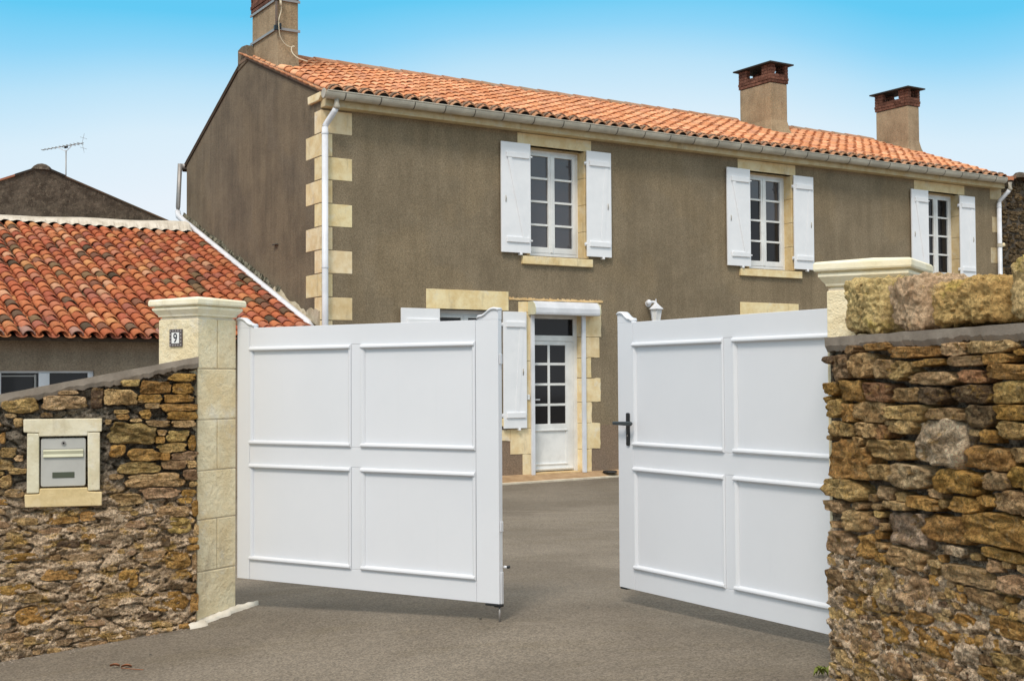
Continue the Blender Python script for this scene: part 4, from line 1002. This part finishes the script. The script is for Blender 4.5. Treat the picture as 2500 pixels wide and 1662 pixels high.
# right wall: coped with big boulders
rw = thing('stone_wall', 'rubble stone wall topped with big yellow boulders, right of the gateway', 'wall', F_RWALL)
rinside = lambda x, z: -.015 < x < 2.3 and -.15 < z < 1.625
rcr = lambda z: sst((1.0 - z) / .4)
rs_ = rubble(RS, rinside, [], [(.26, .075, 200, .88), (.17, .055, 300, .86), (.10, .04, 600, .82), (.06, .028, 1200, .75)], 11, 'OTPPTBOTPD', (-.04, 2.3), (-.15, 1.62))
XMIN = -.034
build_rubble(rw, rs_, 300, lambda p: (.034 if p[7] else .022) * (1 - .62 * rcr(p[1])), 700, lambda p: p[0] < 1.6)
mortar_face(rw, -.035, 3.2, lambda x: 1.66, lambda x: -.30, lambda x, z: .046 - .050 * rcr(z) - .02 * sst((z - 1.56) / .05), .010, 17)
MB().add([(-.03, .02, -.3), (0.012, .12, -.3), (.012, .12, 1.64), (-.03, .02, 1.64)], [(0, 1, 2, 3)]).build('end_face', 'rubble_mortar', rw)
MB().add([(.012, .40, -.3), (3.2, .40, -.3), (3.2, .40, 1.64), (.012, .40, 1.64)], [(0, 1, 2, 3)]).build('back_face', 'dark_rubble', rw)
coping(rw, -.02, 3.2, lambda x: 1.695, .065, -.012, .42, 6)
def boulder(x, z, w, h, c, seed, dep=.34, yoff=.0, tall=0):
    bm = bmesh.new(); bmesh.ops.create_cube(bm, size=2); bmesh.ops.subdivide_edges(bm, edges=bm.edges[:], cuts=31, use_grid_fill=True)
    for v in bm.verts:
        q = v.co.copy(); lxy = (abs(q.x) ** 5 + abs(q.y) ** 5) ** .2; q /= (lxy ** 6 + abs(q.z) ** 6) ** (1 / 6)
        p = Vector((q.x * w / 2, q.y * dep / 2, q.z * h / 2)); s = Vector((p.x, p.y, p.z)) + Vector((seed * 3.1, 0, 0))
        nz = mn.noise(s * 5) * .028 + mn.noise(s * 13) * .016 - abs(mn.noise(s * 22)) * .018 - .012 + mn.noise(s * 42) * .014 - max(0, mn.noise(s * 30) - .3) * .045 + mn.noise(s * 85) * .008
        p += q.normalized() * nz * (1 if abs(q.x) < .9 else .45)
        if tall: p.x += tall * (p.z + h / 2) * .5 * (p.x < 0)
        if p.z < -h / 2 + .012: p.z = -h / 2 + .004
        v.co = p
    for f in bm.faces: f.smooth = True
    me = bpy.data.meshes.new('boulder'); bm.to_mesh(me); bm.free(); me.materials.append(MAT['boulder_stone'])
    return link(me, 'coping_boulder', rw, 0, Matrix.Translation((x, dep / 2 - .015 + yoff, z)) @ Matrix.Rotation(R((3, -5, 2, -4, 3, -2)[seed - 1]), 4, 'Z'), c)
m = NT('boulder_stone'); oc = m.objcol()
col = m.mix(m.rng(m.noise(11, 5, .7), .36, .64), m.mix(1., oc, (.80, .74, .70), 'MULTIPLY'), oc)
col = m.mix(m.rng(m.noise(4.2, 5, .7), .56, .68, 0, .5), col, (.70, .52, .38))
col = m.mix(m.rng(m.noise(5.0, 5, .7, m.map((1, 1, 1.3))), .55, .68, 0, .7), col, (.74, .56, .14))
col = m.mix(m.rng(m.noise(3.2, 4, .7), .62, .74, 0, .6), col, (.16, .13, .10))
col = m.mix(1., col, m.mix(m.rng(m.noise(70, 4, .8), .36, .62), (.7, .68, .66), (1.22, 1.2, 1.2)), 'MULTIPLY')
pit = m.noise(50, 6, .8)
col = m.mix(m.rng(pit, .33, .42, .55, 0), col, (.12, .09, .06))
m.base(col, .95, .12); m.bump([(m.noise(14, 6, .75), 1.0, .05), (m.noise(36, 5, .8), 1.0, .02), (pit, 1.0, .010)]); MAT['boulder_stone'] = m.m
boulder(.262, 1.830, .335, .272, (.95, .74, .34), 1, .34, 0, .35); boulder(.635, 1.815, .30, .240, (.90, .66, .42), 2, .30, .012)
boulder(1.055, 1.798, .41, .210, (.90, .62, .25), 3, .33, -.006); boulder(1.56, 1.83, .46, .27, (.93, .70, .34), 4); boulder(2.05, 1.80, .48, .21, (.5, .4, .25), 5); boulder(2.55, 1.81, .48, .22, (.5, .4, .2), 6)

# stones showing in the barn gable
bn = [q for q in rubble([], lambda x, z: 15.35 < x < 19.5 and 2.2 < z < bz(x) - .06, [], [(.34, .16, 700, .9), (.22, .11, 1200, .9), (.14, .08, 1500, .85)], 31, 'O', (15.3, 19.5), (2.2, 6))]
groups = [MB() for _ in range(3)]
for i, st in enumerate(bn):
    q = stone_mesh(st, .035, 40 + i, .05); groups[i % 3].add([(x, y + .055, z) for x, y, z in q.v], q.f)
for gmb, c in zip(groups, ((.17, .13, .085), (.26, .195, .12), (.115, .088, .06))):
    o = gmb.build('stones', 'rubble_stone', barn, smooth=True, color=c); o['kind'] = 'stuff'

# ------------------------------------------------------------------ gate pillars
def pillar(F, label, both):
    t = thing('gate_pillar', label, 'pillar', F)
    a = .18; zc = [-.12, .256, .596, .918, 1.253, 1.59, 1.922]
    for i in range(6):
        z0, z1 = zc[i] + .003, zc[i + 1] - .003; c = random.uniform(.93, 1.03); cc = (c, c * .985, c * .95)
        if i in (1, 3, 5):
            B(-a, a, -a, .0, z0, z1).build('block', 'pillar_limestone', t, bevel=.006, color=cc)
            c *= .97; B(-a, a, .006, a, z0, z1).build('block', 'pillar_limestone', t, bevel=.006, color=(c, c * .98, c * .94))
        else: B(-a, a, -a, a, z0, z1).build('block', 'pillar_limestone', t, bevel=.006, color=cc)
    B(-a + .008, a - .008, -a + .008, a - .008, -.15, 1.93).build('mortar_core', 'kerb_concrete', t)
    prof = [(.165, 1.924), (.165, 1.938), (.182, 1.940), (.186, 1.952), (.200, 1.970), (.212, 1.985), (.212, 2.0), (.198, 2.003), (.198, 2.009), (.226, 2.010), (.230, 2.020), (.229, 2.045), (.222, 2.055), (0, 2.083)]
    vs = []; fs = []
    for r, z in prof: vs += [(-r, -r, z), (r, -r, z), (r, r, z), (-r, r, z)]
    for i in range(len(prof) - 1):
        for k in range(4): fs.append((i * 4 + k, i * 4 + (k + 1) % 4, (i + 1) * 4 + (k + 1) % 4, (i + 1) * 4 + k))
    MB().add(vs, fs).build('cap', 'cap_limestone', t, bevel=.003)
    return t
pl = pillar(F_PIL_L, 'cream stone gate pillar carrying the house number', True)
pr_ = pillar(F_PIL_R, 'cream stone gate pillar half hidden behind the boulders of the stone wall', False)
# house number
num = thing('house_number_tile', 'small enamel tile reading 9 in a dark patterned border on the pillar', 'number tile', F_PIL_L @ Matrix.Translation((-.013, -.186, 1.797)))
B(-.058, .058, -.004, .005, -.058, .058).build('border', 'enamel_border', num, bevel=.002)
m = MB()
for i in range(5):
    for sx in (-1, 1):
        c = -.046 + .023 * i
        m.box(sx * .048 - .0055, sx * .048 + .0055, -.0055, -.0042, c - .0055, c + .0055)
        if 0 < i < 4: m.box(c - .0055, c + .0055, -.0055, -.0042, sx * .048 - .0055, sx * .048 + .0055)
m.build('border_pattern', 'enamel_light', num)
B(-.034, .034, -.0065, -.0043, -.036, .036).build('face', 'enamel_white', num)
cu = bpy.data.curves.new('digit', 'FONT'); cu.body = '9'; cu.size = .088; cu.extrude = .0006; cu.align_x = 'CENTER'; cu.align_y = 'CENTER'; cu.offset = .0012
tmp = bpy.data.objects.new('digit_source', cu); COL.objects.link(tmp); dg = bpy.context.evaluated_depsgraph_get()
me = bpy.data.meshes.new_from_object(tmp.evaluated_get(dg)); bpy.data.objects.remove(tmp); me.materials.clear(); me.materials.append(MAT['enamel_black'])
cxs = [v.co.x for v in me.vertices]; cys = [v.co.y for v in me.vertices]
mx, my = (max(cxs) + min(cxs)) / 2, (max(cys) + min(cys)) / 2
for v in me.vertices: v.co.x = (v.co.x - mx) * .86; v.co.y -= my
link(me, 'digit', num, 0, Matrix.Translation((0, -.0072, 0)) @ Matrix.Rotation(R(90), 4, 'X'))
# mortar spilt at the foot of the pillar
sp_o = MB(); vs = []; fs = []; n = 26
for i in range(n + 1):
    y = -.26 + .66 * i / n; px = .182; w_ = .030 + .06 * abs(mn.noise(Vector((y * 9, 4, 4)))) + (.04 if y < -.14 else 0); w_ *= min(1, (n - i) / 5 + .15) * min(1, i / 3 + .2)
    for u_, hgt in ((0 if y > -.19 else -.12, .03), (.5, .022), (.85, .012), (1.0, -.01)):
        lx_, ly_ = px + w_ * u_, y; wpt = F_PIL_L @ Vector((lx_, ly_, 0)); vs.append((lx_, ly_, ground_z(wpt.x, wpt.y) + hgt + .006 * mn.noise(Vector((lx_ * 30, ly_ * 30, 0)))))
for i in range(n):
    for k in range(3): fs.append((i * 4 + k, (i + 1) * 4 + k, (i + 1) * 4 + k + 1, i * 4 + k + 1))
spill = sp_o.add(vs, fs).build('mortar_spill', 'pale_mortar', smooth=True); spill.matrix_world = F_PIL_L; spill['kind'] = 'structure'

# ------------------------------------------------------------------ the two gate leaves
def gate_leaf(F, label, free_right):
    """x from 0 to W; mouldings at the same places measured from the hinge"""
    W = 2.09; t = thing('gate_leaf', label, 'gate', F, 'leaves of the white gate')
    X = (lambda h: h) if free_right else (lambda h: W - h)
    def bx(h0, h1, y0, y1, z0, z1): a, b = sorted((X(h0), X(h1))); return B(a, b, y0, y1, z0, z1)
    zb, zt = .172, 1.868; g = .0012
    for h0, h1 in ((0, .113), (1.928, W)):
        bx(h0 + g, h1 - g, 0, .042, zb, zt - .001).build('stile', 'white_paint', t, bevel=.002)
    for z0, z1 in ((zb, .300), (.952, 1.078), (1.740, zt)):
        bx(.113 + g, 1.928 - g, .001, .041, z0, z1).build('rail', 'white_paint', t, bevel=.002)
    bx(.982, 1.058, .001, .041, .301, .951).build('muntin', 'white_paint', t, bevel=.002); bx(.982, 1.058, .001, .041, 1.079, 1.739).build('muntin', 'white_paint', t, bevel=.002)
    for h0, h1 in ((.113, .982), (1.058, 1.928)):
        for z0, z1 in ((.300, .952), (1.078, 1.740)):
            nb = 3; wv = (h1 - h0) / nb
            for i in range(nb):
                bx(h0 + i * wv + .0001, h0 + (i + 1) * wv - .0001, .009, .033, z0 + .001, z1 - .001).build('board', 'white_paint', t)
            # moulding: mitred ring, rounded at the top edge
            a, b = sorted((X(h0 + .001), X(h1 - .001))); pf = [(0, .004), (.0, -.004), (.005, -.0085), (.014, -.0085), (.021, -.004), (.026, .001), (.031, .0085)]
            vs = []; fs = []
            for ins, y in pf:
                vs += [(a + ins, y, z0 + ins), (b - ins, y, z0 + ins), (b - ins, y, z1 - ins), (a + ins, y, z1 - ins)]
            for i in range(len(pf) - 1):
                for k in range(4): fs.append((i * 4 + k, i * 4 + (k + 1) % 4, (i + 1) * 4 + (k + 1) % 4, (i + 1) * 4 + k))
            MB().add(vs, fs).build('moulding', 'white_paint', t)
            for zq, fl in ((z0 + .0165, 1), (z1 - .0165, 1)):     # the level rails of the moulding stand prouder
                pr2 = [(-.0086, zq - .0115), (-.0150, zq - .0105), (-.0185, zq - .005), (-.0180, zq + .003), (-.0150, zq + .0085), (-.0086, zq + .0115)]
                MB().prism(pr2, a + .003, b - .003, 'x').build('moulding', 'white_paint', t, bevel=.0015)
            MB().add([(p[0], .0415 + .02 * 0 + (-p[1] - .004 if 0 else 0) + .001, p[2]) for p in vs[:4]] + [(p[0], .055, p[2]) for p in vs[8:12]] + [(p[0], .034, p[2]) for p in vs[-4:]],
                     [(k, (k + 1) % 4, 4 + (k + 1) % 4, 4 + k) for k in range(4)] + [(4 + k, 4 + (k + 1) % 4, 8 + (k + 1) % 4, 8 + k) for k in range(4)]).build('moulding', 'white_paint', t)
    # shaped horns at both ends of the top rail
    cv = [(0, .056), (.012, .062), (.03, .064), (.05, .061), (.068, .052), (.083, .040), (.098, .029), (.115, .021), (.132, .019), (.143, .017), (.149, .008), (.150, .0)]
    for end in (0, 1):
        H = (lambda h: X(h)) if end == 0 else (lambda h: X(W - h))
        poly = [(H(.0), zt + .0)] + [(H(h), zt + z) for h, z in cv]
        MB().prism(poly, .001, .041, 'y').build('horn', 'white_paint', t)
        pts = [(H(h), .021, zt + z + .004) for h, z in cv[:-1]]
        vs = []; fs = []
        for (x_, _, z_) in pts:
            vs += [(x_, -.008, z_ - .008), (x_, -.010, z_), (x_, -.004, z_ + .006), (x_, .046, z_ + .006), (x_, .051, z_ - .006)]
        for i in range(len(pts) - 1):
            for k in range(5): fs.append((i * 5 + k, i * 5 + (k + 1) % 5, (i + 1) * 5 + (k + 1) % 5, (i + 1) * 5 + k))
        fs += [(0, 1, 2, 3, 4), tuple((len(pts) - 1) * 5 + k for k in (4, 3, 2, 1, 0))]
        MB().add(vs, fs).build('horn_cap', 'white_paint', t, smooth=True)
    for z in (.42, 1.6):
        a, b = sorted((X(-.035), X(.30))); B(a, b, .0425, .050, z, z + .05).build('hinge', 'black_metal', t, bevel=.002)
    return t, X, W
gl, X, W = gate_leaf(F_LEAF_L, 'closed white panelled gate leaf hung on the pillar with the number tile', True)
a = X(W)
for z0, z1 in ((1.60, 1.66), (.60, .66), (.172, .36)): B(a + .0005, a + .009, .008, .034, z0, z1).build('edge_plate', 'pipe_white', gl, bevel=.002)
MB().tube([(a + .002, .05, .387), (a + .026, .05, .387)], .008, 10).build('bolt', 'pipe_white', gl, smooth=True)
MB().tube([(a + .0262, .05, .387), (a + .040, .05, .39)], .0095, 10).build('bolt_knob', 'black_metal', gl, smooth=True)
m = MB(); m.box(a - .10, a - .012, -.004, .044, .158, .1705); m.box(a - .04, a + .004, .0, .044, .152, .168); m.build('corner_bracket', 'black_metal', gl, bevel=.004)
wp = F_LEAF_L @ Vector((a - .012, .05, 0)); gz_ = ground_z(wp.x, wp.y)
MB().tube([(a - .012, .02, .155), (a - .012, .02, gz_ - .01)], .007, 8).build('drop_bolt', 'grey_metal', gl, smooth=True)
gr, X, W = gate_leaf(F_LEAF_R, 'white panelled gate leaf with a black handle standing half open into the yard', False)
hx = X(1.978)
pf_ = rrect(hx - .0165, hx + .0165, 1.080, 1.290, .010, 4)
pt = MB().prism(pf_, -.010, -.0005, 'y').build('handle_plate', 'black_metal', gr, bevel=.002)
MB().tube([(hx, -.009, 1.222), (hx, -.045, 1.222)], .012, 12).build('handle', 'handle_grey', gr, smooth=True)
m = MB(); P_ = [(X(2.075), 1.213), (X(1.89), 1.210), (X(1.878), 1.216), (X(1.873), 1.224), (X(1.878), 1.233), (X(1.89), 1.238), (X(2.075), 1.234)]
m.prism(P_, -.060, -.044, 'y').build('handle', 'handle_grey', gr, bevel=.005)
MB().tube([(hx, -.0102, 1.145), (hx, -.0125, 1.145)], .006, 10).build('keyhole', 'grey_metal', gr)
B(X(2.088), X(2.02), .004, .04, .160, .1705).build('corner_bracket', 'black_metal', gr, bevel=.003)
B(X(W) - .006, X(W) - .0005, .01, .034, 1.1, 1.3).build('edge_plate', 'grey_metal', gr)

# ------------------------------------------------------------------ small things on the ground
DL = (-2.28, 7.37); PEB = ((-2.2, 7.62, .007), (-.20, 7.62, .008), (.95, 9.6, .009), (-.9, 6.6, .006))
def ground_at(az, dist):
    x, y = dist * math.sin(R(az)), dist * math.cos(R(az)); return x, y, ground_z(x, y)
def gthing(name, label, cat, x, y, rot=0): return thing(name, label, cat, Matrix.Translation((x, y, ground_z(x, y) + .008)) @ Matrix.Rotation(R(rot), 4, 'Z'))
dl = gthing('fallen_leaf', 'curled brown leaf and stalk lying on the asphalt in front of the letterbox wall', 'leaf', *DL, -8)
def leafmesh(x, y, L, w, curl, rot):
    m = MB(); vs = []; fs = []; c, s = math.cos(rot), math.sin(rot)
    for i in range(7):
        t = i / 6; ww = w * math.sin(math.pi * min(.97, max(.03, t))) 
        for q in (-1, 0, 1):
            px, py = t * L, q * ww; vs.append((x + px * c - py * s, y + px * s + py * c, curl * math.sin(math.pi * t) + .012 * abs(q)))
    for i in range(6):
        for k in range(2): fs.append((i * 3 + k, (i + 1) * 3 + k, (i + 1) * 3 + k + 1, i * 3 + k + 1))
    return m.add(vs, fs)
leafmesh(-.10, .02, .06, .012, .006, .1).build('leaf_blade', 'dry_leaf', dl, smooth=True); leafmesh(-.02, .0, .06, .013, .008, .3).build('leaf_blade', 'dry_leaf', dl, smooth=True)
MB().tube([(-.01, -.02, .004), (.06, -.045, .006), (.14, -.05, .004)], .0025, 5).build('stalk', 'dry_leaf', dl)
wd = gthing('green_weed', 'small yellow-green weed growing at the foot of the boulder-topped wall', 'weed', 1.475, 5.94)
for i in range(5):
    leafmesh(random.uniform(-.03, .01), random.uniform(-.03, .02), random.uniform(.04, .065), .013, .03, random.uniform(1.6, 4.4)).build('leaf_blade', 'green_leaf', wd, smooth=True)
PLAB = ['tiny dark pebble between the fallen leaf and the letterbox wall', 'tiny dark pebble under the free end of the closed gate leaf', 'tiny dark pebble out in the yard beyond the gate opening', 'tiny dark pebble on the asphalt in front of the closed gate leaf']
for (x, y, s) in PEB:
    o = MB().lathe([(.0, s * .6), (s * .7, s * .45), (s, s * .1), (s * .8, -.01)], 0, 0, 7).build('pebble', 'joint_dark')
    o.matrix_world = Matrix.Translation((x, y, ground_z(x, y) + .003))
    tag(o, PLAB[PEB.index((x, y, s))], 'pebble', 'dark pebbles on the asphalt')
for F, x0, x1, nm in ((F_LWALL, -3.0, -.05, 'foot of the letterbox wall'), (F_RWALL, .0, 1.5, 'foot of the right wall')):
    m = MB(); rg = random.Random(len(nm))
    for i in range(170):
        x = rg.uniform(x0, x1); y = -.02 - abs(rg.gauss(0, .05)); r = rg.uniform(.003, .009); w_ = F @ Vector((x, y, 0)); z = ground_z(w_.x, w_.y)
        m.add([(w_.x + r, w_.y, z), (w_.x, w_.y + r, z), (w_.x - r, w_.y, z), (w_.x, w_.y - r, z), (w_.x, w_.y, z + r * 1.1)], [(0, 1, 4), (1, 2, 4), (2, 3, 4), (3, 0, 4)])
    o = m.build('loose_gravel', 'coping_cement'); o['kind'] = 'stuff'
bpy.context.view_layer.update()
